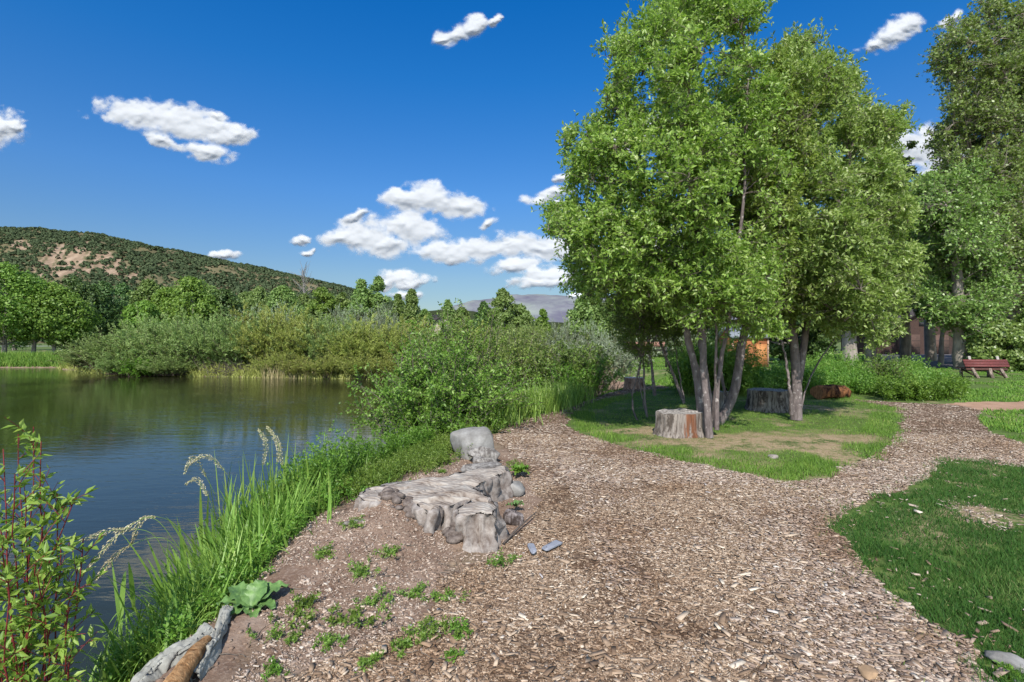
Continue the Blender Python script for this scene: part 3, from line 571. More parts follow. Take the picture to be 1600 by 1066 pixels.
def build_tree(name, stems, crown_fn, n_prim, n_sec, mats, label, cat, loc, leafL=0.078, leafW=0.036, twigs=7, per=9, group=None, upl=0.5, pieces=None, secmax=None, S=1.0):
    """stems: list of (pts, radii).  crown_fn(n) -> target points"""
    root = empty(name, loc, label=label, cat=cat, group=group); L0 = np.array(loc)
    def put(g, nm, mat, smooth=True):
        V_ = g.V; g.V = [v-L0 for v in V_]; return g.build(nm, mat, root, smooth=smooth)
    SP = []; SR = []; ST = []
    for pts, rr in stems:
        p, r = resample(np.array(pts), 26, rr); r = r*(0.78 if S < 2 else 1.0); p[3:] += (R.normal(size=(23, 3))*0.008); gs = Geo(); gs.add(*tube1(p, r, 10, wob=0.16)); put(gs, 'trunk', mats[0])
        SP.append(p); SR.append(r); ST.append(nrm(np.gradient(p, axis=0)))
    SP = np.concatenate(SP); SR = np.concatenate(SR); ST = np.concatenate(ST)
    tg = crown_fn(n_prim); ok = SP[:, 2] > 0.28*SP[:, 2].max(); A = SP[ok]; AR = SR[ok]; AT = ST[ok]; prim = []; prr = []; gb = Geo()
    for t in tg:
        dv = t-A; hd = np.linalg.norm(dv[:, :2], axis=1); cost = np.linalg.norm(dv, axis=1)+np.where(dv[:, 2] < 0.45*hd, (0.45*hd-dv[:, 2])*2.2, 0)
        i = np.argmin(cost+rnd(len(A), 0, 0.25)); D_ = np.linalg.norm(dv[i]); c = A[i]+nrm(AT[i]*0.8+dv[i]/D_*0.6+np.array([0, 0, 0.2]))*D_*0.45
        prim.append(bez(A[i], c, t, 9)+R.normal(size=(9, 3))*0.012); prr.append(np.linspace(max(0.006, min(AR[i]*0.55, 0.008*S+0.011*D_)), 0.004*S, 9))
    prim = np.array(prim); gb.add(*tubes(prim, np.array(prr), 5))
    PP = np.concatenate([prim[:, 2:].reshape(-1, 3), SP[SP[:, 2] > 0.55*SP[:, 2].max()]]); PT = np.concatenate([nrm(np.gradient(prim, axis=1))[:, 2:].reshape(-1, 3), ST[SP[:, 2] > 0.55*SP[:, 2].max()]])
    tg = crown_fn(n_sec); idx = np.empty(n_sec, int)
    for a in range(0, n_sec, 400):
        dv = tg[a:a+400, None]-PP[None]; cst = np.linalg.norm(dv, axis=2)+np.clip(-dv[..., 2], 0, 9)*0.7; idx[a:a+400] = cst.argmin(1)
    a0 = PP[idx]; dv = tg-a0; D_ = np.linalg.norm(dv, axis=1); k = D_ < (secmax or 1.1); a0, dv, D_, tg, idx = a0[k], dv[k], D_[k], tg[k], idx[k]
    sec = bez(a0, a0+nrm(PT[idx]*0.6+dv/D_[:, None]+np.array([0, 0, 0.25]))*D_[:, None]*0.45, tg, 6); sec = sec+R.normal(size=sec.shape)*0.006
    ns = len(sec); gb.add(*tubes(sec, np.linspace(0.0055, 0.0022, 6)[None]*S*np.ones((ns, 1)), 4))
    # twiglets
    t = 0.3+0.7*R.random((ns, twigs)); x = t*5; i = np.minimum(x.astype(int), 4); f = (x-i)[..., None]; r_ = np.arange(ns)[:, None]
    b_ = (sec[r_, i]*(1-f)+sec[r_, i+1]*f).reshape(-1, 3); T = nrm(sec[r_, i+1]-sec[r_, i]).reshape(-1, 3); n_ = len(b_)
    dd = nrm(T*0.7+rsph(n_)*0.8+np.array([0, 0, 0.35])); tw = arcs(b_, dd, rnd(n_, 0.12, 0.34)*S, rnd(n_, 0, 0.3), 4)
    gb.add(*tubes(tw, np.linspace(0.0022, 0.0012, 4)[None]*S*np.ones((n_, 1)), 3)); put(gb, 'branches', mats[1])
    gl = Geo(); leaves_on(tw, per, leafL, leafW, gl, 0.1, 0.85, upl, 0.28, four=S > 2)
    if S < 2:
        en = sec[:, -1]; cc = en.mean(0); sco = np.linalg.norm((en-cc)/en.std(0), axis=1)+0.5*(en[:, 2]-cc[2])/en[:, 2].std(); top = np.argsort(-sco)[:max(20, ns//6)]
        sh = arcs(en[top], nrm(en[top]-cc)*0.55+np.array([0, 0, 0.9])+rsph(len(top))*0.25, rnd(len(top), 0.18, 0.46), 0.05, 6); gb2 = Geo(); leaves_on(sh, 16, leafL*1.1, leafW*0.85, gl, 0.1, 0.6, 0.4, 0.28); gl.add(*tubes(sh, np.linspace(0.0024, 0.0012, 6)[None]*np.ones((len(top), 1)), 3))
    put(gl, 'crown', mats[2], smooth=False)
    return root
def px_line(pts, d=None):
    return np.array([P(p[0], p[1], p[2] if len(p) > 2 else d) for p in pts])
crA = [(1045,-16),(1110,-20),(1180,-14),(1186,45),(1200,90),(1222,200),(1226,350),(1218,480),(1190,520),(1130,512),(1085,485),(1060,478),(1025,490),(990,490),(935,480),(890,445),(864,385),(864,340),(903,275),(872,240),(866,210),(925,193),(962,165),(944,100),(962,78),(985,12)]
def crownA(n): return sample_crown(crA, 8.3, 1.7, n, 0.43, 1.5)
stA = [(px_line([(1108,684,8.2),(1105,640,8.2),(1100,580,8.2),(1098,510,8.2),(1095,430,8.25),(1085,330,8.3),(1075,220,8.3),(1078,100,8.3),(1085,10,8.3)]), [.078,.068,.064,.058,.05,.038,.025,.012,.005]),
       (px_line([(1098,668,8.5),(1090,605,8.6),(1078,545,8.7),(1068,490,8.7),(1050,420,8.6),(1020,330,8.4),(990,240,8.2),(985,110,8.1)]), [.08,.07,.064,.055,.042,.028,.016,.005]),
       (px_line([(1113,668,8.6),(1106,600,8.8),(1096,540,8.9),(1092,480,9.0),(1094,400,9.0),(1110,280,9),(1120,140,8.8)]), [.065,.058,.052,.045,.034,.02,.005]),
       (px_line([(1120,672,8.35),(1120,625,8.4),(1127,565,8.4),(1135,520,8.4),(1145,440,8.3),(1160,330,8.2),(1165,200,8.1),(1170,50,8.1)]), [.05,.045,.038,.034,.028,.02,.012,.005]),
       (px_line([(1112,666,8.5),(1117,600,8.1),(1119,540,7.8),(1112,460,7.5),(1090,380,7.3),(1060,290,7.2)]), [.03,.024,.020,.017,.012,.005]),
       (px_line([(1103,672,8.6),(1100,620,9.0),(1086,560,9.3),(1060,480,9.5),(1000,400,9.6),(930,300,9.5)]), [.035,.03,.026,.022,.015,.005])]
build_tree('multi_stem_tree', stA, crownA, 95, 2050, (M['bark'], M['barkthin'], M['leafA']), 'tall multi-stemmed tree with grey trunks rising from one base just right of the cut stump', 'tree', tuple(PG(1108, 684)))
crB = [(1180,110),(1240,90),(1275,160),(1290,300),(1280,440),(1245,500),(1215,525),(1160,525),(1130,500),(1120,420),(1140,250)]
stB = [(px_line([(1122,662,9.4),(1140,632,9.4),(1150,600,9.4),(1153,575,9.4),(1160,540,9.4),(1166,505,9.4),(1178,450,9.4),(1200,360,9.4),(1222,250,9.4),(1232,140,9.4)]), [.11,.105,.095,.085,.08,.07,.05,.03,.016,.005]),
       (px_line([(1134,645,9.45),(1133,610,9.6),(1122,570,9.9),(1120,510,10.1),(1140,420,10.2)]), [.04,.035,.03,.025,.008])]
build_tree('leaning_tree', stB, lambda n: sample_crown(crB, 9.4, 1.3, n, 0.42, 1.5, seedoff=9), 40, 650, (M['bark'], M['barkthin'], M['leafA']), 'tree with a curved dark trunk leaning right beside the grey stump behind the multi-stemmed tree', 'tree', tuple(PG(1124, 662, 0)))
crC = [(1195,85),(1225,72),(1275,64),(1310,92),(1345,122),(1388,180),(1412,250),(1430,330),(1424,420),(1440,470),(1400,500),(1350,520),(1300,530),(1270,480),(1235,475),(1200,510),(1178,450),(1172,300),(1180,180)]
stC = [(px_line([(1244,656,10.1),(1245,610,10.1),(1243,560,10.1),(1238,510,10.1),(1236,440,10.1),(1240,340,10.1),(1250,230,10.1),(1265,110,10.1)]), [.135,.11,.09,.078,.06,.042,.025,.006]),
       (px_line([(1246,605,10.1),(1254,555,10.15),(1263,490,10.2),(1280,410,10.2),(1315,300,10.2),(1340,180,10.2)]), [.085,.085,.07,.05,.03,.006]),
       (px_line([(1236,648,10.0),(1234,610,9.9),(1230,575,9.9),(1223,540,9.9),(1218,522,9.9)]), [.045,.04,.034,.026,.012]),
       (px_line([(1252,640,10.2),(1258,612,10.3),(1275,572,10.4),(1305,530,10.5),(1335,495,10.6),(1385,440,10.8)]), [.022,.020,.018,.016,.012,.004])]
build_tree('forked_tree', stC, lambda n: sample_crown(crC, 10.1, 2.0, n, 0.40, 1.3, seedoff=21), 80, 1950, (M['bark'], M['barkthin'], M['leafC']), 'forked tree with two upright trunks right of the dappled stump', 'tree', tuple(PG(1244, 656)), leafL=0.088, leafW=0.038)
crD = [(905,395),(960,360),(1040,350),(1085,400),(1090,480),(1060,520),(1010,560),(975,550),(950,500),(920,470)]
stD = [(px_line([(997,659,9.85),(989,640,9.9),(988,620,9.9),(996,590,9.9),(1001,560,9.9),(1005,520,9.9),(1000,440,9.9),(985,390,9.9)]), [.024,.022,.021,.020,.018,.014,.009,.004]),
       (px_line([(1011,652,10.3),(1007,620,10.3),(1006,580,10.3),(1003,530,10.3),(985,450,10.3)]), [.03,.026,.024,.02,.006]),
       (px_line([(1009,646,10.4),(1001,612,10.4),(999,590,10.4),(1001,560,10.4),(996,520,10.4)]), [.014,.013,.012,.010,.004])]
build_tree('slender_sapling', stD, lambda n: sample_crown(crD, 10.2, 1.4, n, 0.36, 1.7, seedoff=33), 30, 650, (M['bark'], M['barkthin'], M['leafD']), 'slender pale stemmed sapling with wavy stems left of the cut stump', 'tree', tuple(PG(997, 659)), leafL=0.06, leafW=0.026)
crE = [(960,420),(1030,380),(1100,420),(1110,500),(1060,530),(1000,540),(965,500)]
stE = [(px_line([(1023,618,13.0),(1019,580,13.0),(1013,530,13.0),(1008,470,13.0),(1000,410,13.0)]), [.05,.045,.042,.034,.01])]
build_tree('thin_dark_tree', stE, lambda n: sample_crown(crE, 13, 1.6, n, 0.38, 1.3, seedoff=43), 20, 300, (M['bark'], M['barkthin'], M['leafD']), 'thin straight dark stemmed tree behind the pale sapling', 'tree', tuple(P(1023, 625, 13.0)*np.array([1, 1, 0])), leafL=0.07, leafW=0.03)
stF = [(px_line([(1069,630,11.5),(1052,585,11.5),(1035,545,11.5),(1024,515,11.5),(1005,470,11.5),(990,420,11.5)]), [.045,.042,.038,.032,.024,.008]), (px_line([(1070,625,11.6),(1062,590,11.7),(1055,540,11.8),(1045,500,11.8)]), [.02,.018,.014,.006])]
build_tree('slanting_thin_tree', stF, lambda n: sample_crown([(x+25, y) for x, y in crE], 11.5, 1.2, n, 0.38, 1.3, seedoff=53), 16, 260, (M['bark'], M['barkthin'], M['leafD']), 'thin dark stemmed tree slanting left behind the cut stump', 'tree', tuple(PG(1069, 635)), leafL=0.065, leafW=0.028)

# ------------------------------------------------------------------ stumps
def mat_endgrain(name, c1, c2, cx=0, cy=0, sc_=55):
    m, n, b, out = newmat(name); o = n.add('ShaderNodeTexCoord').outputs['Object']
    dx = n.vmath('MULTIPLY', o, (1, 1, 0)).outputs[0]; nz = n.noise(o, 3, 4); r = n.vmath('LENGTH', dx).outputs['Value']
    ring = n.math('SINE', n.math('MULTIPLY', n.math('ADD', r, n.math('MULTIPLY', nz, 0.12)), sc_*2)); f = n.noise(o, 14, 6, 0.7)
    v = n.add('ShaderNodeTexVoronoi', feature='DISTANCE_TO_EDGE'); n.set(v.inputs['Vector'], n.mapping(o, scale=(1, 1, 0.1))); v.inputs['Scale'].default_value = 5
    c = n.ramp(n.math('ADD', n.math('MULTIPLY', ring, 0.10), f), [(0.35, c1), (0.65, c2)]); c = n.mix(n.maprange(v.outputs['Distance'], 0.0, 0.025), tuple(x*0.35 for x in c1), c)
    n.set(b.inputs['Base Color'], c); b.inputs['Roughness'].default_value = 0.9; b.inputs['Specular IOR Level'].default_value = 0.15; bump(n, b, n.math('ADD', n.math('MULTIPLY', ring, 0.15), f), 0.7, 0.01); return m
def mat_stump(name, c1, c2, c3=None, lo=0.5, face=(0, -1)):
    m, n, b, out = newmat(name); o = n.add('ShaderNodeTexCoord').outputs['Object']
    f = n.noise(n.mapping(o, scale=(16, 16, 1.6)), 1.3, 7, 0.7, 0.4); f2 = n.noise(n.mapping(o, scale=(5, 5, 1)), 1, 3)
    c = n.ramp(f, [(0.30, tuple(x*0.45 for x in c1)), (0.40, c1), (0.5, tuple((x+y)/2 for x, y in zip(c1, c2))), (0.64, c2)]); c = n.mix(n.maprange(n.noise(n.mapping(o, scale=(4, 4, 2.5)), 1.5, 5, 0.7), 0.52, 0.62), c, tuple(x*0.8 for x in c1))
    if c3:
        s_ = n.add('ShaderNodeSeparateXYZ'); n.set(s_.inputs[0], o); q = n.math('ADD', s_.outputs[0], n.math('MULTIPLY', n.math('SUBTRACT', f2, 0.5), 0.25))
        mk = n.math('MULTIPLY', n.math('MULTIPLY', n.maprange(q, lo[0], lo[0]+0.03), n.maprange(q, lo[1]-0.03, lo[1], 1, 0)), n.maprange(n.noise(n.mapping(o, scale=(18, 18, 1.2)), 1, 3), 0.40, 0.50)); c = n.mix(mk, c, n.ramp(f, [(0.3, tuple(x*0.45 for x in c3)), (0.65, c3)]))
    n.set(b.inputs['Base Color'], c); b.inputs['Roughness'].default_value = 0.95; b.inputs['Specular IOR Level'].default_value = 0.1; bump(n, b, f, 1.0, 0.03); return m
def stump(name, px0, px1, ytop, ybase, label, side, top, group='tree stumps used as seats', d=None, flare=1.08, tilt=0.0, amp=0.05, name_='tree_stump', yfac=0.9):
    d = d or 1240.0/(ybase-CY); r = (px1-px0)/F*d/2; dc = d+r*0.85; cx = ((px0+px1)/2-CX)/F*dc; h = EYE+(CY-ytop)/F*dc+0.0
    root = empty(name_, (cx, dc, 0), label=label, cat='stump', group=group); n = 96; th = np.arange(n)/n*2*np.pi
    prof = 1+amp*(np.sin(th*3+d*5)*0.6+np.sin(th*5+d*3)*0.5)+0.12*amp*10*(vnoise(np.stack([np.cos(th)*5, np.sin(th)*5, th*0+d], -1))-0.5)+0.05*np.abs(np.sin(th*11+d+2*np.sin(th*3)))+0.05*(vnoise(np.stack([np.cos(th)*14, np.sin(th)*14, th*0+d*2], -1))-0.5)
    lv = np.array([-0.12, 0.0, 0.08, 0.25, 0.5, 0.75, 0.94, 1.0]); sc2 = np.array([flare+.1, flare+0.04, flare, 1.02, 0.985, 0.98, 0.985, 0.965]); V_ = []
    for k, (a, s_) in enumerate(zip(lv, sc2)):
        rr = r*prof*s_*(1+0.03*(vnoise(np.stack([np.cos(th)*7, np.sin(th)*7, th*0+a*2+d], -1))-0.5))
        V_.append(np.stack([np.cos(th)*rr, np.sin(th)*rr*yfac, a*h+np.cos(th)*tilt*a+((vnoise(np.stack([th*4, th*0+d, th*0], -1))-0.5)*0.03*a if k >= 6 else 0)], -1))
    V_ = np.array(V_); k = len(lv); i = (np.arange(k-1)[:, None]*n+np.arange(n)[None]).ravel(); j = (np.arange(k-1)[:, None]*n+(np.arange(n)[None]+1) % n).ravel()
    g = Geo(); g.add(V_.reshape(-1, 3), np.stack([i, j, j+n, i+n], -1)); g.build('bark', side, root, smooth=True)
    g = Geo(); rings = [V_[-1]]
    for s_ in (0.8, 0.55, 0.3, 0.08): q = V_[-1]*np.array([s_, s_, 1]); q[:, 2] = V_[-1][:, 2]*s_+(V_[-1][:, 2].mean())*(1-s_)+(vnoise(q*14)-0.5)*0.02-0.004; rings.append(q)
    rg = np.array(rings); i = (np.arange(4)[:, None]*n+np.arange(n)[None]).ravel(); j = (np.arange(4)[:, None]*n+(np.arange(n)[None]+1) % n).ravel()
    g.add(rg.reshape(-1, 3)+np.array([0, 0, 0.001]), np.stack([i, j, j+n, i+n], -1), [list(range(4*n, 5*n))]); g.build('cut_face', top, root, smooth=True)
    return root
grey1, grey2 = (0.11, 0.088, 0.074), (0.31, 0.27, 0.24); tg_ = mat_endgrain('weathered_end_grain', (0.17, 0.15, 0.135), (0.37, 0.34, 0.315))
stump('s1', 1025, 1096, 643, 684, 'pale grey sunlit stump with a reddish brown split front', mat_stump('split_grey_stump', grey1, grey2, (0.20, 0.088, 0.05), (-0.03, 0.20)), tg_)
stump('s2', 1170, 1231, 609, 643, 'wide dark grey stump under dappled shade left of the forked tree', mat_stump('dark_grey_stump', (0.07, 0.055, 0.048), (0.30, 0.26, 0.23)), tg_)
stump('s3', 1114, 1139, 612, 640, 'narrow grey stump half hidden behind the multi-stemmed trunks', mat_stump('narrow_grey_stump', (0.09, 0.08, 0.07), (0.28, 0.25, 0.23)), tg_)  # grey bark, slightly darker than on the split stump
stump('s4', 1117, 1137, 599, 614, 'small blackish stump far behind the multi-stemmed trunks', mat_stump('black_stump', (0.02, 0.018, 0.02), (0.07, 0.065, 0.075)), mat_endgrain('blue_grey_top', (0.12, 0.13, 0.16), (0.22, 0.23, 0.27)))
stump('s5', 976, 1006, 590, 608, 'pinkish tan stump at the edge of the far path bend', mat_stump('pinkish_stump', (0.22, 0.125, 0.09), (0.52, 0.36, 0.28)), mat_endgrain('pink_top', (0.40, 0.30, 0.25), (0.58, 0.47, 0.40)))
# orange lying log
def log(name_, a, b, r0, r1, side, end, label, cat, group=None, wob=0.12):
    a = np.array(a, float); b = np.array(b, float); root = empty(name_, tuple(a), label=label, cat=cat, group=group); t = np.linspace(0, 1, 14)[:, None]
    p = (b-a)*t+np.array([0, 0, 0.02])*np.sin(t*3.1); rr = np.linspace(r0, r1, 14); V_, Q_ = tubes(p[None], rr[None], 28); c = np.repeat(p, 28, 0)
    V_ = c+(V_-c)*(1+wob*(fb(V_*7+a, 4)*2-1)[:, None]*1.6); g = Geo(); g.add(V_, Q_); g.build('bark', side, root, smooth=True)
    for e, (k, s_) in enumerate(((0, -1), (13, 1))):
        ring = V_[k*28:(k+1)*28]; c = ring.mean(0); g = Geo(); g.add(np.concatenate([ring, c+(ring-c)*0.5+(b-a)*0.002*s_, ]), np.stack([np.arange(28), (np.arange(28)+1) % 28, (np.arange(28)+1) % 28+28, np.arange(28)+28], -1), [list(range(28, 56))]); g.build('cut_end', end, root, smooth=True)
    return root
dl = 13.6
log('short_log', (P(1276, 0, dl+0.1)[0], dl+0.1, 0.17), (P(1322, 0, dl+0.35)[0], dl+0.35, 0.16), 0.185, 0.17, mat_stump('orange_brown_bark', (0.035, 0.016, 0.012), (0.29, 0.125, 0.052)), mat_endgrain('orange_wood', (0.2, 0.09, 0.045), (0.34, 0.17, 0.085)), 'short orange brown log lying in the grass right of the forked tree', 'log', wob=0.3)

# the big flat weathered stump by the water
def flat_stump():
    top_px = [(560,775),(575,762),(640,752),(700,744),(712,738),(745,735),(788,728),(792,737),(764,748),(748,757),(740,763),(762,775),(775,792),(768,806),(748,802),(728,806),(715,803),(716,792),(730,786),(738,780),(722,782),(706,790),(690,788),(682,796),(668,798),(655,792),(648,785),(640,778),(620,775),(590,784),(568,783)]
    zt = 0.25; W_ = np.array([PG(x, y, zt) for x, y in top_px]); c0 = np.array([W_[:, 0].mean()+0.0, W_[:, 1].mean()-0.1, 0])
    WW = np.concatenate([W_, W_[:1]]); ss_ = np.concatenate([[0], np.cumsum(np.linalg.norm(np.diff(WW, axis=0), axis=1))]); tt_ = np.linspace(0, ss_[-1], 241)[:-1]; pts = np.stack([np.interp(tt_, ss_, WW[:, q_]) for q_ in range(3)], -1); n = 240
    pts[:, :2] += (fb(pts[:, :2]*14, 3)[:, None]-0.5)*0.03
    root = empty('flat_stump', tuple(c0), label='large low weathered grey stump with flared roots at the water side of the path', cat='stump')
    out = nrm(np.stack([pts[:, 0]-c0[0], pts[:, 1]-c0[1], np.zeros(n)], -1)); tang = np.roll(pts, -1, 0)-np.roll(pts, 1, 0); nr_ = nrm(np.stack([-tang[:, 1], tang[:, 0], np.zeros(n)], -1))
    sgn = np.sign((nr_*out).sum(1).mean()); nr_ *= sgn; nr_ = nrm(nr_+out*0.5)
    th = np.arange(n); L_ = []
    for a, (o_, z_) in enumerate([(0, zt), (0.008, zt-0.015), (0.012, zt*0.72), (0.018, zt*0.45), (0.03, zt*0.2), (0.05, -0.02), (0.07, -0.12)]):
        q = pts+nr_*o_*(0.2+2.4*vnoise(np.stack([th*0.25, th*0+a*0.25, th*0], -1)))[:, None]; q[:, 2] = z_
        if a: q = q+nr_*((vnoise(np.stack([th*0.8, th*0+a*0.7, th*0+4], -1))-0.5)*0.12)[:, None]
        L_.append(q)
    L_ = np.array(L_)-c0; k = len(L_); i = (np.arange(k-1)[:, None]*n+np.arange(n)[None]).ravel(); j = (np.arange(k-1)[:, None]*n+(np.arange(n)[None]+1) % n).ravel()
    g = Geo(); g.add(L_.reshape(-1, 3), np.stack([i, j, j+n, i+n], -1)); g.build('roots', mat_plain('weathered_root', (0.34, 0.305, 0.28), 0.95, 0.3, 13, (0.085, 0.06, 0.048), 0.1, 1.0), root, smooth=True)
    # top as gridded surface
    xs = np.arange(W_[:, 0].min()-.02, W_[:, 0].max()+.02, 0.009); ys = np.arange(W_[:, 1].min()-.02, W_[:, 1].max()+.02, 0.009); X, Y = np.meshgrid(xs, ys); poly = [tuple(p[:2]) for p in pts]
    sd_ = segdist(X, Y, [tuple(p) for p in pts[::2, :2]]); Z = zt+0.03*(fb(np.stack([X, Y], -1)*5)-0.5)*2+0.006*(fb(np.stack([X*6, Y*30], -1)+2, 3)-0.5)*2+0.012-0.02*np.exp(-sd_/0.03)-0.035*sst(fb(np.stack([X*3, Y*8], -1)+4, 4), 0.58, 0.66)
    ins = inpoly(X, Y, poly); nr, nc = X.shape; i = (np.arange(nr-1)[:, None]*nc+np.arange(nc-1)[None]).ravel(); Q_ = np.stack([i, i+1, i+nc+1, i+nc], -1); I = ins.ravel(); Q_ = Q_[I[Q_].all(1)]; us, inv = np.unique(Q_, return_inverse=True)
    m, n_, b, o2 = newmat('weathered_top'); o = n_.add('ShaderNodeTexCoord').outputs['Object']; wv = n_.add('ShaderNodeTexWave', bands_direction='Y'); n_.set(wv.inputs[0], n_.mapping(o, rot=(0, 0, 0.35))); wv.inputs['Scale'].default_value = 9; wv.inputs['Distortion'].default_value = 7; wv.inputs['Detail'].default_value = 3; wv.inputs['Detail Scale'].default_value = 0.8
    f = n_.noise(o, 5, 6, 0.65); c = n_.ramp(n_.math('ADD', n_.math('MULTIPLY', wv.outputs[1], 0.10), n_.math('MULTIPLY', f, 0.92)), [(0.33, (0.10, 0.072, 0.055)), (0.45, (0.235, 0.195, 0.165)), (0.68, (0.37, 0.335, 0.295))])
    n_.set(b.inputs['Base Color'], c); b.inputs['Roughness'].default_value = 0.9; b.inputs['Specular IOR Level'].default_value = 0.15; bump(n_, b, n_.math('ADD', n_.math('MULTIPLY', wv.outputs[1], 0.3), f), 0.6, 0.02)
    g = Geo(); g.add(np.stack([X, Y, Z+0.002], -1).reshape(-1, 3)[us]-c0, inv.reshape(-1, 4)); g.build('cut_face', m, root, smooth=True)
flat_stump()

# ------------------------------------------------------------------ rocks
def ico(sub_=3):
    import bmesh
    bm = bmesh.new(); bmesh.ops.create_icosphere(bm, subdivisions=sub_, radius=1); V_ = np.array([v.co[:] for v in bm.verts]); F_ = np.array([[v.index for v in f.verts] for f in bm.faces]); bm.free(); return V_, F_
ICO = {k: ico(k) for k in (1, 2, 3, 4, 5)}
def rock(name_, c, r, mat, label, cat='rock', rz=0, seed=0, rough=0.25, flat=0.6, group=None, sub_=4, cuts=9, tilt=(0, 0), box=0.6):
    V_, F_ = ICO[sub_]; V_ = np.sign(V_)*np.abs(V_)**box*0.86; rg = np.random.default_rng(seed+100)
    for k in range(cuts):   # plane cuts make facets
        nn = nrm(rg.normal(size=3)); dd = rg.uniform(0.55, 0.85); s_ = V_@nn; V_ = V_-np.where(s_ > dd, s_-dd, 0)[:, None]*nn*0.92
    V_ = V_*(1+rough*(fb(V_*2.2+seed, 4)-0.5)[:, None]); V_ = V_*np.array(r)
    cx, sx_ = math.cos(tilt[0]), math.sin(tilt[0]); V_ = V_@np.array([[1, 0, 0], [0, cx, sx_], [0, -sx_, cx]]); cy, sy_ = math.cos(tilt[1]), math.sin(tilt[1]); V_ = V_@np.array([[cy, 0, -sy_], [0, 1, 0], [sy_, 0, cy]])
    g = Geo(); g.add(V_, F_); o = g.build(name_, mat, smooth=True); o.location = tuple(c); o.rotation_euler = (0, 0, rz); return tag(o, label, cat, group)
stone = mat_plain('pale_stone', (0.28, 0.27, 0.255), 0.9, 0.22, 7, (0.13, 0.12, 0.11), 0.15, 0.8)
slate = mat_plain('slate', (0.26, 0.27, 0.31), 0.8, 0.15, 8, (0.19, 0.20, 0.23), 0.2, 0.5)
brownst = mat_plain('brown_stone', (0.30, 0.26, 0.24), 0.9, 0.3, 7, (0.13, 0.11, 0.10), 0.15, 0.9)
q = PG(742, 726); rock('boulder', (q[0]-0.06, q[1]+0.45, 0.10), (0.33, 0.30, 0.30), stone, 'big pale grey boulder at the pond edge under the leafy shrub', rz=0.2, seed=3, rough=0.16, cuts=7, tilt=(0.12, -0.1), box=0.42)
def slab(px, py, r, label, seed, mat, rz=0, z=0.05, tilt=(0, 0), name='weathered_plank', cat='wood'): q = PG(px, py, z); return rock(name, (q[0], q[1], z), r, mat, label, cat, rz=rz, seed=seed, rough=0.22, cuts=5 if 'slate' in name else 9, tilt=tilt, box=0.3 if 'slate' in name else 0.5)
wgrey = mat_stump('grey_plank', (0.13, 0.115, 0.105), (0.36, 0.335, 0.31))
slab(757, 709, (0.24, 0.13, 0.11), 'upper block of weathered grey wood in front of the boulder', 5, wgrey, 0.3, 0.13, (0.2, 0.25))
slab(762, 722, (0.22, 0.12, 0.07), 'lower block of weathered grey wood in front of the boulder', 6, wgrey, 0.2, 0.05, (0.1, 0.15))
slab(755, 734, (0.30, 0.15, 0.07), 'long flat weathered wood slab behind the low stump', 7, wgrey, 0.35, 0.13, name='wood_slab')
slab(797, 762, (0.19, 0.13, 0.085), 'flat topped pale rock at the path edge right of the low stump', 8, stone, -0.2, 0.06, name='flat_rock', cat='rock')
slab(655, 758, (0.40, 0.10, 0.05), 'long pale driftwood strip along the back of the low stump', 9, wgrey, 0.1, 0.21, name='driftwood_strip')
slab(832, 857, (0.03, 0.10, 0.010), 'narrow blue grey slate piece half buried in the chips', 10, slate, 0.15, 0.012, name='slate_piece', cat='stone')
slab(862, 852, (0.04, 0.12, 0.010), 'wider blue grey slate piece lying in the chips', 11, slate, -0.75, 0.012, name='slate_piece', cat='stone')
slab(802, 812, (0.10, 0.08, 0.09), 'dark knobbly root lump right of the low stump', 12, mat_stump('dark_root', (0.06, 0.045, 0.04), (0.30, 0.26, 0.25)), 0, 0.03, name='root_lump')
slab(1572, 1030, (0.055, 0.09, 0.035), 'smooth white rock in the grass at the lower right corner', 13, stone, 0.5, 0.03, name='white_rock', cat='rock')
slab(710, 990, (0.028, 0.028, 0.028), 'small dark brown pine cone like lump on the bark litter', 14, mat_plain('dark_lump', (0.07, 0.05, 0.04), 1, 0.4, 30), 0, 0.02, name='pine_cone', cat='pine cone')
slab(1208, 714, (0.07, 0.05, 0.035), 'small grey stone in the worn grass of the tree island', 15, brownst, 0, 0.02, name='small_stone', cat='stone')
slab(1358, 1050, (0.045, 0.05, 0.03), 'tan rounded stone in the chips at the bottom right', 16, mat_plain('tan_stone', (0.38, 0.25, 0.15), 0.9, 0.3, 12), 0, 0.02, name='tan_stone', cat='stone')
slab(560, 815, (0.13, 0.04, 0.02), 'short flat grey board at the top of the soil mound', 18, wgrey, 0.15, 0.16, name='board')
# far shore rocks
slab(505, 588, (0.9, 0.6, 0.4), 'pale grey rock at the waterline below the yellow willows', 17, stone, 0, WL+0.1, name='shore_rock', cat='rock')
slab(484, 585, (0.7, 0.5, 0.5), 'tan root clump at the waterline left of the pale shore rock', 19, mat_plain('tan_roots', (0.36, 0.30, 0.20), 1, 0.3, 6), 0, WL+0.15, name='root_clump')
# stick
g = Geo(); a, b2 = PG(786, 850, 0.012), PG(838, 800, 0.04); g.add(*tube1([a, (a+b2)/2+np.array([0, 0, 0.012]), b2], [.008, .009, .004], 7, 12, 0.2)); tag(g.build('stick', mat_plain('dark_stick', (0.12, 0.095, 0.08), 0.9, 0.3, 20), smooth=True), 'thin dark stick lying on the chips beside the low stump', 'stick')
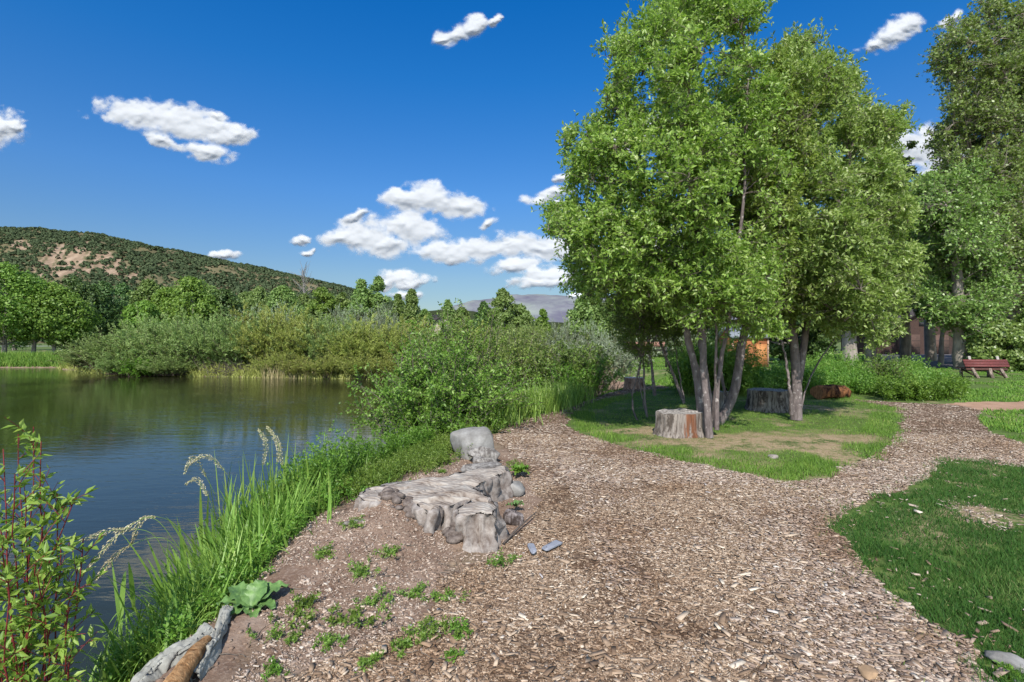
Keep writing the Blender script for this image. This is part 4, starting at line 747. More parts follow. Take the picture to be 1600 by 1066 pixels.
# driftwood log and fabric at the bottom left
a, b2 = PG(266, 1085, 0.03), PG(322, 1003, 0.03); a = a+np.array([0, 0, 0]); 
log('driftwood_log', a, b2, 0.05, 0.03, mat_stump('orange_driftwood', (0.24, 0.12, 0.05), (0.50, 0.30, 0.15)), mat_endgrain('orange_end', (0.3, 0.18, 0.1), (0.45, 0.3, 0.18)), 'orange brown driftwood log half wrapped in grey cloth at the bottom left', 'log', wob=0.2)
def fabric(px_pts, label, w_, seed):
    pts = np.array([PG(x, y, z) for x, y, z in px_pts]); p = resample(pts, 90); T = nrm(np.gradient(p, axis=0)); S = nrm(np.cross(T, [0, 0, 1.0])); k = 34; t = np.linspace(-1, 1, k)
    u = np.linspace(0, 1, 90); q = p[:, None]+S[:, None]*t[None, :, None]*w_; nz = fb(np.stack(np.broadcast_arrays(u[:, None]*6+seed, t[None]*1.4, 0*t[None]), -1), 4)-0.5; nz2 = np.abs(fb(np.stack(np.broadcast_arrays(u[:, None]*3+seed, t[None]*4+3, 0*t[None]), -1), 3)-0.5)
    q[..., 2] += nz*0.07-np.abs(t)[None]**2.5*0.05+0.03-nz2*0.07; q = q+S[:, None]*(nz2*0.09)[..., None]
    i = (np.arange(89)[:, None]*k+np.arange(k-1)[None]).ravel(); g = Geo(); V0 = q.reshape(-1, 3); g.add(V0, np.stack([i, i+1, i+k+1, i+k], -1)); o = g.build('landscape_cloth', CL, smooth=True); return tag(o, label, 'cloth')
CL = mat_plain('grey_cloth', (0.34, 0.335, 0.30), 0.95, 0.25, 18, (0.20, 0.195, 0.17), 0.1, 0.7)
fabric([(190, 1090, -0.02), (240, 1040, 0.0), (300, 1005, 0.01), (322, 985, 0.02)], 'crumpled grey landscape cloth along the water side of the driftwood log', 0.055, 3)
fabric([(300, 1060, 0.01), (330, 1010, 0.02), (345, 975, 0.02), (352, 950, 0.03)], 'bunched grey cloth strip running up the bank from the driftwood log', 0.032, 7)

# ------------------------------------------------------------------ background trees
PROF = {'round': [(0, .35), (.12, .75), (.35, 1), (.6, .95), (.8, .68), (.93, .35), (1, .05)], 'tall': [(0, .4), (.15, .8), (.35, 1), (.6, .88), (.8, .6), (.93, .3), (1, .04)],
        'poplar': [(0, .5), (.12, .85), (.35, 1), (.65, .85), (.85, .5), (1, .05)], 'cone': [(0, 1), (.2, .9), (.5, .62), (.8, .28), (1, .03)], 'bush': [(0, .8), (.25, 1), (.6, .92), (.85, .6), (1, .15)]}
def far_tree(name, base, H_, Wd, prof, mleaf, label, nclump=90, per=130, leaf=0.3, clear=0.12, cat='tree', trunk=None, group=None, seed=0, part='crown', stems=1, upb=0.35, clr=0.20, gap=0.0, lean=0.0, strong=False):
    rg = np.random.default_rng(seed+1); root = empty(name, tuple(base), label=label, cat=cat, group=group); Rr = Wd/2; pr = np.array(PROF[prof]); z0 = H_*clear
    t = rg.random(nclump)**0.9; a_ = rg.random(nclump)*2*np.pi; lob = 1+0.25*np.sin(a_*2+rg.random()*6)+0.18*np.sin(a_*3+t*7+rg.random()*6)
    rr = np.interp(t, pr[:, 0], pr[:, 1])*Rr*np.sqrt(rg.random(nclump))**0.55*lob*0.86; c = np.stack([np.cos(a_)*rr+lean*t*H_, np.sin(a_)*rr, z0+t*(H_-z0)*0.95], -1)
    cr = clr*Wd*rg.uniform(0.55, 1.15, nclump)*(0.55+0.45*np.interp(t, pr[:, 0], pr[:, 1])); n = nclump*per
    d_ = nrm(rg.normal(size=(n, 3))+np.array([0, 0, upb])); q = np.repeat(c, per, 0)+d_*(np.repeat(cr, per)*(rg.random(n)**0.4))[:, None]*np.array([1, 1, 0.78])
    nn = nrm(d_*0.9+np.repeat(nrm(c-np.array([0, 0, H_*0.5])), per, 0)*0.4+rg.normal(size=(n, 3))*0.6); tt = nrm(np.cross(nn, rg.normal(size=(n, 3))))
    g = Geo(); leaf4(q, tt, nn, leaf*rg.uniform(0.6, 1.3, n), leaf*0.62, g); g.build(part, mleaf, root)
    g = Geo(); r0 = trunk or H_*0.018
    for s_ in range(stems):
        ox = (rg.random(2)-0.5)*Wd*0.25*(stems > 1); top = np.array([ox[0]*1.8+lean*H_*0.8, ox[1]*1.8, H_*0.88]); p = [np.array([ox[0], ox[1], -0.2]), np.array([ox[0], ox[1], 0])+top*0.3+rg.normal(size=3)*0.01*H_*np.array([1, 1, 0]), top*0.65+rg.normal(size=3)*0.02*H_, top]
        g.add(*tube1(p, [r0*1.35, r0, r0*0.55, r0*0.12], 8, 12, 0.1))
    nb = min(nclump, 26); ends = c[rg.permutation(nclump)[:nb]]; st_ = np.stack([lean*ends[:, 2]*0.6, 0*ends[:, 0], np.clip(ends[:, 2]-np.hypot(ends[:, 0], ends[:, 1])*0.9, H_*0.12, None)], -1)
    pth = bez(st_, (st_+ends)/2-np.array([0, 0, 0.02*H_]), ends, 6); g.add(*tubes(pth, np.linspace(r0*0.38, r0*0.08, 6)[None]*np.ones((nb, 1)), 5)); g.build('trunk', M['barkfar'], root, smooth=True)
    return root
def at(px, d, z=0.0): return ((px-CX)/F*d, d, z)
def hpx(ytop, d, z=0.0): return EYE+(CY-ytop)/F*d-z
ORD = ['first', 'second', 'third', 'fourth', 'fifth', 'sixth', 'seventh', 'eighth', 'ninth', 'tenth', 'eleventh', 'twelfth', 'thirteenth', 'fourteenth', 'fifteenth', 'sixteenth', 'seventeenth', 'eighteenth', 'nineteenth', 'twentieth']
# left park trees in front (maples), dark trees behind
ft = [
 # px, d, ytop, width px, prof, mat, clear, label
 (6, 50, 413, 118, 'round', 'far1', .20, 'large bright green maple at the far left edge of the pond lawn'),
 (84, 52, 442, 82, 'tall', 'far1', .18, 'smaller bright green maple next to the willows on the left lawn'),
 (52, 62, 428, 70, 'round', 'far2', .18, 'darker tree standing between and behind the two bright maples'),
 (-70, 56, 410, 110, 'round', 'far1', .2, 'bright maple cut off by the left edge of the photo'),
 (118, 66, 432, 80, 'tall', 'far2', .05, 'dark green tree right behind the smaller bright maple'),
 (160, 68, 437, 62, 'tall', 'far2', .05, 'dark narrow tree in front of the bare earth slope'),
 (22, 85, 425, 90, 'round', 'far2', .05, 'dark tree in the back row behind the large left maple'),
 (192, 75, 440, 50, 'tall', 'far2', .05, 'dark green tree at the right foot of the bare slope'),
 (232, 66, 434, 60, 'tall', 'far3', .05, 'soft grey green tree above the left end of the willow thicket'),
 (225, 58, 470, 55, 'bush', 'far1', .03, 'low light green tree just above the willow thicket'),
 (298, 62, 430, 78, 'round', 'far1', .05, 'bright green rounded tree standing tallest behind the willows'),
 (262, 64, 445, 60, 'round', 'far1', .05, 'bright green tree left of the tallest rounded one'),
 (350, 64, 451, 62, 'round', 'far2', .05, 'dark rounded tree between bright tree and grey bushes'),
 (330, 72, 446, 60, 'round', 'far3', .05, 'mid green tree directly behind the dark rounded tree'),
 (405, 74, 448, 60, 'round', 'far3', .03, 'muted green tree left of the bare dead treetop'),
 (440, 70, 446, 66, 'round', 'far3', .03, 'muted green tree below the bare dead treetop'),
 (385, 80, 456, 70, 'round', 'far3', .03, 'low muted tree behind the gap in the back row'),
 (503, 66, 447, 54, 'tall', 'far1', .03, 'yellow green tree with a pointed top left of the poplars'),
 (475, 76, 458, 50, 'round', 'far3', .03, 'small muted tree between the dead treetop and yellow green tree'),
 (535, 68, 455, 40, 'tall', 'far3', .03, 'small green tree at the left foot of the poplars'),
 (565, 66, 436, 40, 'poplar', 'far3', .03, 'left pale poplar of the pair behind the silver bushes'),
 (591, 66, 430, 34, 'poplar', 'far3', .03, 'tallest narrow poplar in front of the small white cloud'),
 (622, 72, 458, 24, 'poplar', 'far3', .03, 'thin poplar right of the tallest narrow poplar'),
 (643, 70, 449, 28, 'poplar', 'far3', .03, 'slim pointed poplar left of the house roof'),
 (664, 78, 482, 26, 'round', 'far3', .03, 'low tree at the left side of the house'),
 (700, 84, 466, 30, 'tall', 'far3', .03, 'thin topped tree rising right behind the house'),
 (722, 80, 478, 34, 'round', 'far3', .03, 'low spreading tree at the right side of the house'),
 (756, 66, 471, 34, 'tall', 'far2', .03, 'dark conical evergreen in front of the mesa'),
 (786, 64, 449, 44, 'tall', 'far3', .03, 'pale green pointed tree in the middle of the mesa'),
 (812, 66, 476, 52, 'round', 'far3', .03, 'rounded tree right of the pale pointed tree'),
 (848, 70, 483, 20, 'poplar', 'far1', .03, 'tiny bright conical tree alone before the mesa'),
 (918, 46, 455, 60, 'round', 'far3', .03, 'pale tree behind the left edge of the big crown'),
 (962, 55, 468, 90, 'round', 'far3', .03, 'pale rounded tree behind the saplings'),
 (1040, 50, 478, 100, 'round', 'olive', .03, 'silvery tree behind the red fence beam'),
]
protos = {}
for k, (px, d, yt, wp, pf, mt, cl, lb) in enumerate(ft):
    wd = wp/F*d*1.12; dense = int(60+wp*0.9)
    far_tree({'poplar': 'poplar_tree', 'tall': 'park_tree', 'round': 'park_tree', 'bush': 'park_tree'}[pf], at(px, d), hpx(yt, d)*1.0, wd, pf, M[mt], lb, nclump=dense, per=120, leaf=0.30 if d > 55 else 0.26, clear=cl, seed=k*7, group='park trees beyond the pond', clr=0.17 if pf != 'poplar' else 0.26)
# dead tree top
root = empty('dead_tree', at(474, 78), label='bare grey dead treetop sticking up above the far trees', cat='tree'); g = Geo(); H_ = hpx(418, 78)
g.add(*tube1([(0, 0, 0), (0.2, 0, H_*.5), (-0.1, 0, H_)], [.16, .09, .02], 6, 10)); bs = np.stack([np.zeros(34), np.zeros(34), rnd(34, .62, .95)*H_], -1); dd = rsph(34)+np.array([0, 0, 1.1]); ar = arcs(bs, dd, rnd(34, 1.2, 3.2), 0.0, 6, 0.02)
g.add(*tubes(ar, np.linspace(.045, .012, 6)[None]*np.ones((34, 1)), 4)); g.build('branches', mat_plain('dead_wood', (0.26, 0.24, 0.225), 0.9, 0.2, 3), root)

# ------------------------------------------------------------------ willow thickets on the far bank
def willow(seed, mleaf, h=4.0, w_=5.0, n=420, per=90, L=0.19, Wf=0.060, twn=4, part='foliage', fan=0.9):
    b_ = np.stack([R.normal(size=n)*w_*0.14, R.normal(size=n)*w_*0.14, np.full(n, -0.1)], -1); th = rnd(n, 0, 2*np.pi); sp = np.sqrt(rnd(n))*fan
    d_ = np.stack([np.cos(th)*sp*w_/h*1.0, np.sin(th)*sp*w_/h*1.0, np.ones(n)], -1); ln = h*1.12*(1-0.22*sp)*rnd(n, 0.72, 1.05); st_ = arcs(b_, d_, ln, sp*0.18+0.02, 7, 0.006)
    t = rnd(n*twn, 0.12, 1.0).reshape(n, twn); x = t*6; i = np.minimum(x.astype(int), 5); r_ = np.arange(n)[:, None]; bb = (st_[r_, i]*(1-(x-i))[..., None]+st_[r_, i+1]*(x-i)[..., None]).reshape(-1, 3)
    T = nrm(st_[r_, i+1]-st_[r_, i]).reshape(-1, 3); tw = arcs(bb, T+rsph(len(bb))*0.55, rnd(len(bb), 0.3, 0.8)*h/4, 0.1, 4)
    gl = Geo(); leaves_on(tw, per//3, L, Wf, gl, 0.0, 0.55, 0.3, four=True); leaves_on(st_, per//3, L, Wf, gl, 0.15, 0.6, 0.3, four=True)
    gs = Geo(); gs.add(*tubes(st_[:, :], np.linspace(0.022, 0.006, 7)[None]*np.ones((n, 1)), 3)); return gl, gs
WB = mat_plain('willow_twigs', (0.13, 0.10, 0.07), 0.9, 0.3, 3)
def make_willow(name, seed, mat, **k):
    gl, gs = willow(seed, mat, **k); root = empty(name); gl.build('foliage', mat, root); gs.build('stems', WB, root); return root
wv = [make_willow('willow_shrub', 1, M['willow'], n=380), make_willow('willow_shrub', 2, M['willow'], n=380, w_=5.6, h=4.0), make_willow('willow_shrub', 3, M['willow2'], n=380, w_=4.6, h=4.0), make_willow('willow_shrub', 4, M['olive'], n=300, w_=4.6, h=4.0, L=0.12, Wf=0.04)]
used = set()
def put_willow(kind, px, d, ytop, wpx, label, z=-0.35, group='willow thickets on the far bank', rz=None):
    src = wv[kind]
    if kind in used: src = dup(src)
    else: used.add(kind)
    h = EYE+(CY-ytop)/F*d-z; w_ = wpx/F*d; src.location = at(px, d, z); src.scale = (w_/6.2, w_/6.2*R.uniform(.85, 1.1), h/4.1); src.rotation_euler = (0, 0, R.uniform(0, 6.28) if rz is None else rz)
    tag(src, label, 'shrub', group); return src
wl = [(0,145,38.5,543,70,'low pale willow at the left tip of the thicket'),(0,170,38,522,80,'grey green willow at the left end leaning over the water'),(1,205,37,505,95,'wide grey green willow left of the bright waterside bush'),(0,245,36.5,496,100,'tall grey green willow behind the bright waterside bush'),
 (1,290,36,492,100,'grey green willow above the dark bare stems'),(0,335,35.5,489,100,'grey green willow right above the tangle of dead stems'),(1,380,35,486,100,'olive willow right of the grey green ones'),(2,425,35,484,100,'yellowish willow forming the highest point of the thicket'),
 (2,470,35,488,95,'yellowish willow just right of the thicket high point'),(0,515,34.5,493,95,'olive willow above the shore rock'),(2,560,34,498,95,'yellow green willow right of the shore rock'),(2,605,33.5,503,90,'yellow green willow behind the left side of the leafy shrub'),
 (2,650,33,505,90,'yellow green willow behind the leafy shrub top'),(0,695,32,506,90,'olive willow below the house roof'),(2,740,31,506,85,'yellowish willow right of the house'),(0,785,30.5,504,85,'olive willow before the pale pointed tree'),
 (0,830,30,503,85,'olive willow left of the dark leafed shrub'),(3,880,29,500,80,'silvery willow behind the dark leafed shrub'),(3,925,28,503,75,'silvery willow at the right end of the far bank'),(3,958,30,520,60,'small silvery willow beside the field left of the saplings'),
 (1,250,40,489,90,'back row willow behind the bright waterside bush'),(2,400,39,481,100,'back row yellowish willow behind the thicket high point'),(0,500,39,486,100,'back row olive willow behind the shore rock'),(2,640,38,500,100,'back row yellowish willow below the slim poplar'),
 (3,560,52,478,70,'left silver leafed bush in front of the poplars'),(3,600,50,476,60,'right silver leafed bush in front of the poplars'),(3,530,54,480,50,'small silver leafed bush left of the poplars'),(3,440,54,474,60,'silver leafed bush below the dead treetop'),(3,400,56,482,60,'silver leafed bush behind the thicket high point')]
for (kd, px, d, yt, wp, lb) in wl: put_willow(kd, px, d, yt-2, wp*1.25, lb)
# front skirts near the water: lower growth, dead stems, bright bush
for k, (px, d, yt, wp, kd, lb) in enumerate([(190,34.6,545,60,0,'low willow skirt left of the bright waterside bush'),(275,33.6,548,60,1,'low willow skirt right of the bright waterside bush'),(440,32.6,548,60,2,'low yellowish growth right of the dead stems'),(470,32.2,556,60,2,'low yellowish growth above the shore rock'),(520,31.8,552,65,2,'low yellowish growth right of the shore rock'),(570,31.4,550,65,2,'low yellowish growth behind the leafy shrub left side'),(620,31,548,65,2,'low yellowish growth behind the leafy shrub middle'),(690,30,548,70,0,'low olive growth behind the leafy shrub right side'),(760,29,548,70,0,'low olive growth behind the tall green grass'),(830,28.4,548,70,0,'low olive growth behind the dark leafed shrub'),(900,27.2,552,60,3,'low silvery growth at the right end of the pond')]):
    put_willow(kd, px, d, yt, wp*1.3, lb, z=-0.65)
br = make_willow('waterside_bush', 8, M['leafbright'], n=160, h=2.2, w_=4.0, L=0.16, Wf=0.10); br.location = at(226, 33.6, WL); br.scale = (0.75, 0.7, 0.62); tag(br, 'low bright green bush overhanging the water below the grey green willows', 'bush')
def dead_tangle(px, d, label, n=220, h=1.7, w_=1.6, c=(0.30, 0.25, 0.22)):
    b_ = np.stack([R.normal(size=n)*w_*0.5, R.normal(size=n)*0.5, rnd(n, -0.1, 0.5)], -1); d_ = rsph(n)*np.array([1.4, 0.8, 0.8])+np.array([0, -0.3, 0.5]); p = arcs(b_, d_, rnd(n, 0.6, h), rnd(n, 0, 0.5), 6, 0.02); g = Geo(); g.add(*tubes(p, np.linspace(.02, .008, 6)[None]*np.ones((n, 1)), 3)); o = g.build('dead_brush', mat_plain('dead_stem', c, 0.9, 0.3, 2), smooth=True); o.location = at(px, d, WL+0.05); return tag(o, label, 'brush')
dead_tangle(375, 33.6, 'tangle of dark bare dead stems at the waterline under the willows', n=300, w_=1.5, h=1.3, c=(0.10, 0.08, 0.07))
dead_tangle(325, 34.6, 'paler tangle of dead stems left of the dark one', n=160, w_=1.2, c=(0.26, 0.215, 0.18))
# tan reeds at waterline
g = Geo(); n = 2600; px = rnd(n, 410, 900); d = 31.6-np.clip((px-560)/340, 0, 1)*4+rnd(n, -0.3, 0.6); b_ = np.stack([(px-CX)/F*d, d, np.full(n, WL)], -1); th = rnd(n, 0, 6.28); p = arcs(b_, np.stack([np.cos(th)*.25, np.sin(th)*.25, np.ones(n)], -1), rnd(n, .4, 1.3), rnd(n, 0, .3), 4); ribbons(p, np.linspace(.035, .008, 4)[None]*np.ones((n, 1)), np.tile([1, 0, 0.], (n, 1)), g)
tag(g.build('shore_reeds', M['grass_dry']), 'tan dry reeds along the far waterline', 'reeds', kind='stuff')

# ------------------------------------------------------------------ near plants
def shrub(name, base, stems, twn, lp, L, W, ml, ms, label, cat='shrub', h=(1, 1.4), fan=0.6, spread=(0.1, 0.1), twl=(0.2, 0.45), r0=0.01, bend=0.2, t0=0.25, up=0.5, group=None, dirb=(0, 0), four=False, fold=0.25, droop=0.0, root=None):
    n = stems; b_ = np.array(base)+np.stack([R.normal(size=n)*spread[0], R.normal(size=n)*spread[1], np.zeros(n)], -1)
    if spread[0] > 0.3: b_[:, 2] = np.maximum(height(b_[:, 0], b_[:, 1]), WL)-0.02
    th = rnd(n, 0, 6.283); sp = np.sqrt(rnd(n))*fan; d_ = np.stack([np.cos(th)*sp+dirb[0], np.sin(th)*sp+dirb[1], np.ones(n)], -1); ln = rnd(n, *h); st_ = arcs(b_, d_, ln, sp*bend+0.02, 8, 0.008)
    t = rnd(n*twn, t0, 1.0).reshape(n, twn); x = t*7; i = np.minimum(x.astype(int), 6); r_ = np.arange(n)[:, None]; bb = (st_[r_, i]*(1-(x-i))[..., None]+st_[r_, i+1]*(x-i)[..., None]).reshape(-1, 3); T = nrm(st_[r_, i+1]-st_[r_, i]).reshape(-1, 3)
    tw = arcs(bb, T*0.8+rsph(len(bb))*0.8+np.array([0, 0, 0.2]), rnd(len(bb), *twl), rnd(len(bb), 0, .25), 5)
    rt = empty(name, tuple(base), label=label, cat=cat, group=group); B = np.array(base)
    gl = Geo(); leaves_on(tw, lp, L, W, gl, 0.0, 0.85, up, fold=fold, four=four, droop=droop); leaves_on(st_, max(2, lp//2), L, W, gl, 0.55, 0.8, up, fold=fold, four=four); gl.V = [v-B for v in gl.V]; gl.build('foliage', ml, rt)
    gs = Geo(); gs.add(*tubes(st_, np.linspace(r0, r0*0.3, 8)[None]*np.ones((n, 1)), 5)); gs.add(*tubes(tw, np.linspace(r0*0.3, r0*0.12, 5)[None]*np.ones((len(tw), 1)), 3)); gs.V = [v-B for v in gs.V]; gs.build('stems', ms, rt, smooth=True)
    return rt
ST = M['barkthin']
# leafy shrub in the middle (560-760, 530-740)
shrub('leafy_shrub', (-1.38, 9.2, WL+0.25), 130, 18, 15, 0.070, 0.036, M['leafshrub'], ST, 'large leafy green shrub overhanging the water behind the pale boulder', h=(1.3, 2.55), fan=0.78, spread=(0.26, 0.25), twl=(0.2, 0.5), r0=0.012, bend=0.35)
shrub('leafy_shrub', (-1.15, 8.3, -0.45), 60, 14, 14, 0.058, 0.030, M['leafbright'], ST, 'bright green low part shrub between the boulder and the large leafy shrub', h=(0.6, 1.25), fan=1.0, spread=(0.25, 0.25), twl=(0.15, 0.3), r0=0.008)
shrub('leafy_shrub', (-1.2, 12.6, WL+0.1), 45, 14, 14, 0.075, 0.038, M['leafshrub'], ST, 'upright leafy shrub behind the large one with pale shoots on top', h=(2.2, 3.2), fan=0.35, spread=(0.3, 0.3), twl=(0.2, 0.5), r0=0.014)
shrub('leafy_shrub', (0.2, 16.8, -0.4), 80, 16, 15, 0.09, 0.045, M['leafC'], ST, 'grey green upright shrub in the middle of the near bank', h=(2.0, 3.0), fan=0.5, spread=(0.4, 0.4), twl=(0.2, 0.5), r0=0.014)
shrub('dark_leafed_shrub', (1.55, 15.6, -0.15), 100, 16, 15, 0.085, 0.045, M['leafD'], ST, 'dense dark green shrub at the path bend left of the saplings', h=(1.6, 2.4), fan=0.7, spread=(0.4, 0.35), twl=(0.2, 0.45), r0=0.014)
shrub('dark_leafed_shrub', (1.75, 14.6, -0.1), 40, 12, 13, 0.085, 0.045, M['leafbright'], ST, 'glossy bright green bush at the foot of the dense dark shrub', h=(0.9, 1.5), fan=0.7, spread=(0.35, 0.3), twl=(0.2, 0.4), r0=0.012)
shrub('silvery_shrub', (3.6, 22.3, -0.1), 100, 14, 14, 0.11, 0.04, M['olive'], ST, 'soft silvery shrub at the right end of the pond beside the field', h=(1.6, 2.8), fan=0.7, spread=(0.5, 0.4), r0=0.014)
shrub('brown_shrub', (3.1, 19.6, -0.2), 50, 8, 5, 0.06, 0.02, M['grass_dry'], mat_plain('brown_twig', (0.25, 0.17, 0.13), 0.9, .3, 4), 'low brownish twiggy shrub between dark shrub and silvery shrub', h=(0.8, 1.3), fan=0.7, spread=(0.3, 0.3))
# near-bank mixed growth: stuff
def stuffplants(name, X, Y, hfn, label, cat, ml, stemsn=3, tw=5, lp=8, L=0.05, W=0.02, fan=0.5, twl=(.1, .22), four=True, zoff=0.0, rs=0.004):
    n = len(X)*stemsn; bx, by = np.repeat(X, stemsn)+R.normal(size=n)*0.05, np.repeat(Y, stemsn)+R.normal(size=n)*0.05; b_ = np.stack([bx, by, np.maximum(height(bx, by), WL)-0.02+zoff], -1)
    th = rnd(n, 0, 6.283); sp = rnd(n)*fan; d_ = np.stack([np.cos(th)*sp, np.sin(th)*sp, np.ones(n)], -1); ln = hfn(bx, by)*rnd(n, .65, 1.1); st_ = arcs(b_, d_, ln, rnd(n, 0, .2), 6, 0.006)
    t = rnd(n*tw, 0.15, 1.0).reshape(n, tw); x = t*5; i = np.minimum(x.astype(int), 4); r_ = np.arange(n)[:, None]; bb = (st_[r_, i]*(1-(x-i))[..., None]+st_[r_, i+1]*(x-i)[..., None]).reshape(-1, 3); T = nrm(st_[r_, i+1]-st_[r_, i]).reshape(-1, 3)
    w_ = arcs(bb, T*0.6+rsph(len(bb))*0.9+np.array([0, 0, .3]), rnd(len(bb), *twl), .1, 4); gl = Geo(); leaves_on(w_, lp, L, W, gl, 0, .8, .6, four=four); gl.add(*tubes(st_, np.linspace(rs, rs*.3, 6)[None]*np.ones((n, 1)), 3)); return tag(gl.build(name, ml), label, cat, kind='stuff')
def region(px_poly, n, z=0.0, y0=1.5, y1=60):
    poly = gpoly(px_poly); xs = [p[0] for p in poly]; ys = [p[1] for p in poly]; X = R.uniform(min(xs), max(xs), n*6); Y = R.uniform(min(ys), max(ys), n*6); k = inpoly(X, Y, poly); return X[k][:n], Y[k][:n]
# alfalfa like clover growth along the near bank, between the reeds and the boulder
bx = np.array([-2.35, -2.1, -2.2, -1.95, -1.85, -1.7]); 
Y = rnd(420, 4.7, 8.6); X = np.interp(Y, [4.7, 5.5, 6.5, 7.5, 8.6], [-2.2, -2.05, -1.95, -1.6, -1.15])+R.normal(size=420)*0.22-0.12
stuffplants('clover_growth', X, Y, lambda x, y: np.interp(y, [4.7, 5.6, 7, 8.6], [0.70, 0.74, 0.55, 0.38]), 'dense bright green clover and alfalfa growth along the near pond bank', 'weeds', M['leafbright'], 3, 7, 8, 0.030, 0.018, .35, (.06, .16), False)
Y = rnd(620, 4.9, 9.6); X = np.interp(Y, [4.9, 5.6, 6.5, 7.5, 8.6, 9.6], [-1.60, -1.38, -1.12, -0.92, -0.68, -0.45])+R.normal(size=620)*0.18
stuffplants('bank_weeds', X, Y, lambda x, y: 0.20+0*x, 'low grey green weeds behind the flat stump and around the boulder', 'weeds', M['leafshrub'], 3, 4, 8, 0.026, 0.011, .8, (.05, .12), False)
# tall grass on the near bank at the path edge (740-900, 590-660)
Y = rnd(5200, 9.0, 15.0); X = np.interp(Y, [9, 10.2, 11.6, 13, 15], [-0.75, -0.25, 0.65, 1.15, 1.5])+R.normal(size=5200)*0.33
g = Geo(); n = len(X); b_ = np.stack([X, Y, np.maximum(height(X, Y), WL)], -1); th = rnd(n, 0, 6.28); p = arcs(b_, np.stack([np.cos(th)*.3, np.sin(th)*.3, np.ones(n)], -1), rnd(n, .35, .95), rnd(n, 0.05, .5), 5); ribbons(p, np.array([.013, .014, .012, .008, .002])[None]*np.ones((n, 1)), np.stack([np.cos(th+1.2), np.sin(th+1.2)*.4, 0*th], -1), g)
tag(g.build('tall_bank_grass', M['grass_long']), 'tall lush green grass on the pond bank beside the path bend', 'grass', kind='stuff')
Y = rnd(360, 9.6, 16.5); X = np.interp(Y, [9.6, 11.6, 13, 15, 16.5], [-0.55, 0.35, 0.85, 1.2, 1.7])+R.normal(size=360)*0.4
stuffplants('bank_weeds', X, Y, lambda x, y: 0.55+0.2*vnoise(np.stack([x*2, y*2], -1)), 'mixed green weeds among the tall grass by the path bend', 'weeds', M['leafshrub'], 3, 6, 8, 0.045, 0.02, .5, (.1, .2))
# hedge of weeds right of the trees (1060-1480, 555-630)
def hedge(px0, px1, d0, d1, n, h, label, ml, L=0.075, W=0.035, nm='weed_hedge'):
    px = rnd(n, px0, px1); d = rnd(n, d0, d1); X = (px-CX)/F*d; k = (fb(np.stack([X, d], -1)*0.8, 2)); stuffplants(nm, X, d, lambda x, y: h*(0.15+1.7*fb(np.stack([x, y], -1)*1.1, 3)), label, 'weeds', ml, 3, 6, 8, L, W, .5, (.12, .3))
hedge(1165, 1400, 15.0, 17.5, 430, 0.62, 'bright green waist high weeds behind the dappled stump and log', M['leafbright'], L=0.06, W=0.03)
hedge(1165, 1480, 14.4, 17.5, 330, 0.62, 'paler mixed weeds standing among the bright ones', M['leafshrub'], L=0.07, W=0.03)
hedge(1380, 1500, 13.2, 16.0, 330, 0.42, 'green weeds in front of the driveway left of the bench', M['leafbright'])
hedge(1060, 1165, 14.5, 16.5, 260, 1.35, 'tall bright green weeds seen between the trunks', M['leafbright'])
hedge(1250, 1440, 18, 21, 260, 0.85, 'taller darker weeds behind the bright ones', M['leafshrub'])
# small separate bush in front of driveway
shrub('small_bush', (10.9*1.02, 14.9*1.02, 0), 26, 9, 10, 0.06, 0.035, M['leafshrub'], ST, 'small upright bush standing before the grey driveway', cat='bush', h=(0.8, 1.25), fan=0.4, spread=(.12, .12))

# reeds with seed heads by the water (200-460, 700-1000)
def reed_clump(name, px_base, z, n, hgt, fan, label, bend=(0.3, 0.9), W=0.013, spread=0.12, dirb=(0, 0), seeds=()):
    root = empty(name, tuple(px_base), label=label, cat='grass'); B = np.array(px_base, float); b_ = np.stack([R.normal(size=n)*spread, R.normal(size=n)*spread, np.zeros(n)], -1); th = rnd(n, 0, 6.28); sp = rnd(n, .15, 1)*fan
    d_ = np.stack([np.cos(th)*sp+dirb[0], np.sin(th)*sp+dirb[1], np.ones(n)], -1); p = arcs(b_, d_, rnd(n, *hgt), rnd(n, *bend)*sp/fan, 9); wd = np.array([.6, .85, 1, 1, .95, .8, .6, .35, .05])[None]*W*rnd(n, .6, 1.3)[:, None]
    g = Geo(); ribbons(p, wd, np.stack([-np.sin(th), np.cos(th), 0*th+0.3], -1), g); g.build('blades', M['grass_long'], root)
    if len(seeds):
        gs = Geo(); gh = Geo()
        for pts in seeds:
            q, r = resample(np.array(pts)-B, 22, [.0028, .0022, .0014]); gs.add(*tubes(q[None], r[None], 5)); 
            k0 = 15; m = 230; t = k0+rnd(m)*(21-k0); i = np.minimum(t.astype(int), 20); pp = q[i]*(1-(t-i))[:, None]+q[i+1]*(t-i)[:, None]; T = nrm(q[i+1]-q[i]); o = rsph(m); wd_ = np.sin((t-k0)/(21-k0)*3.0)*0.026+0.004
            leaves(pp+o*wd_[:, None]*0.6, T+o*0.5+np.array([0, 0, -.3]), rsph(m), rnd(m, .012, .022), 0.006, 0.3, gh)
        gs.build('stalks', M['green_stem'], root, smooth=True); gh.build('seed_heads', M['seed'], root)
    return root
def S(*pts): return [P(*p) for p in pts]
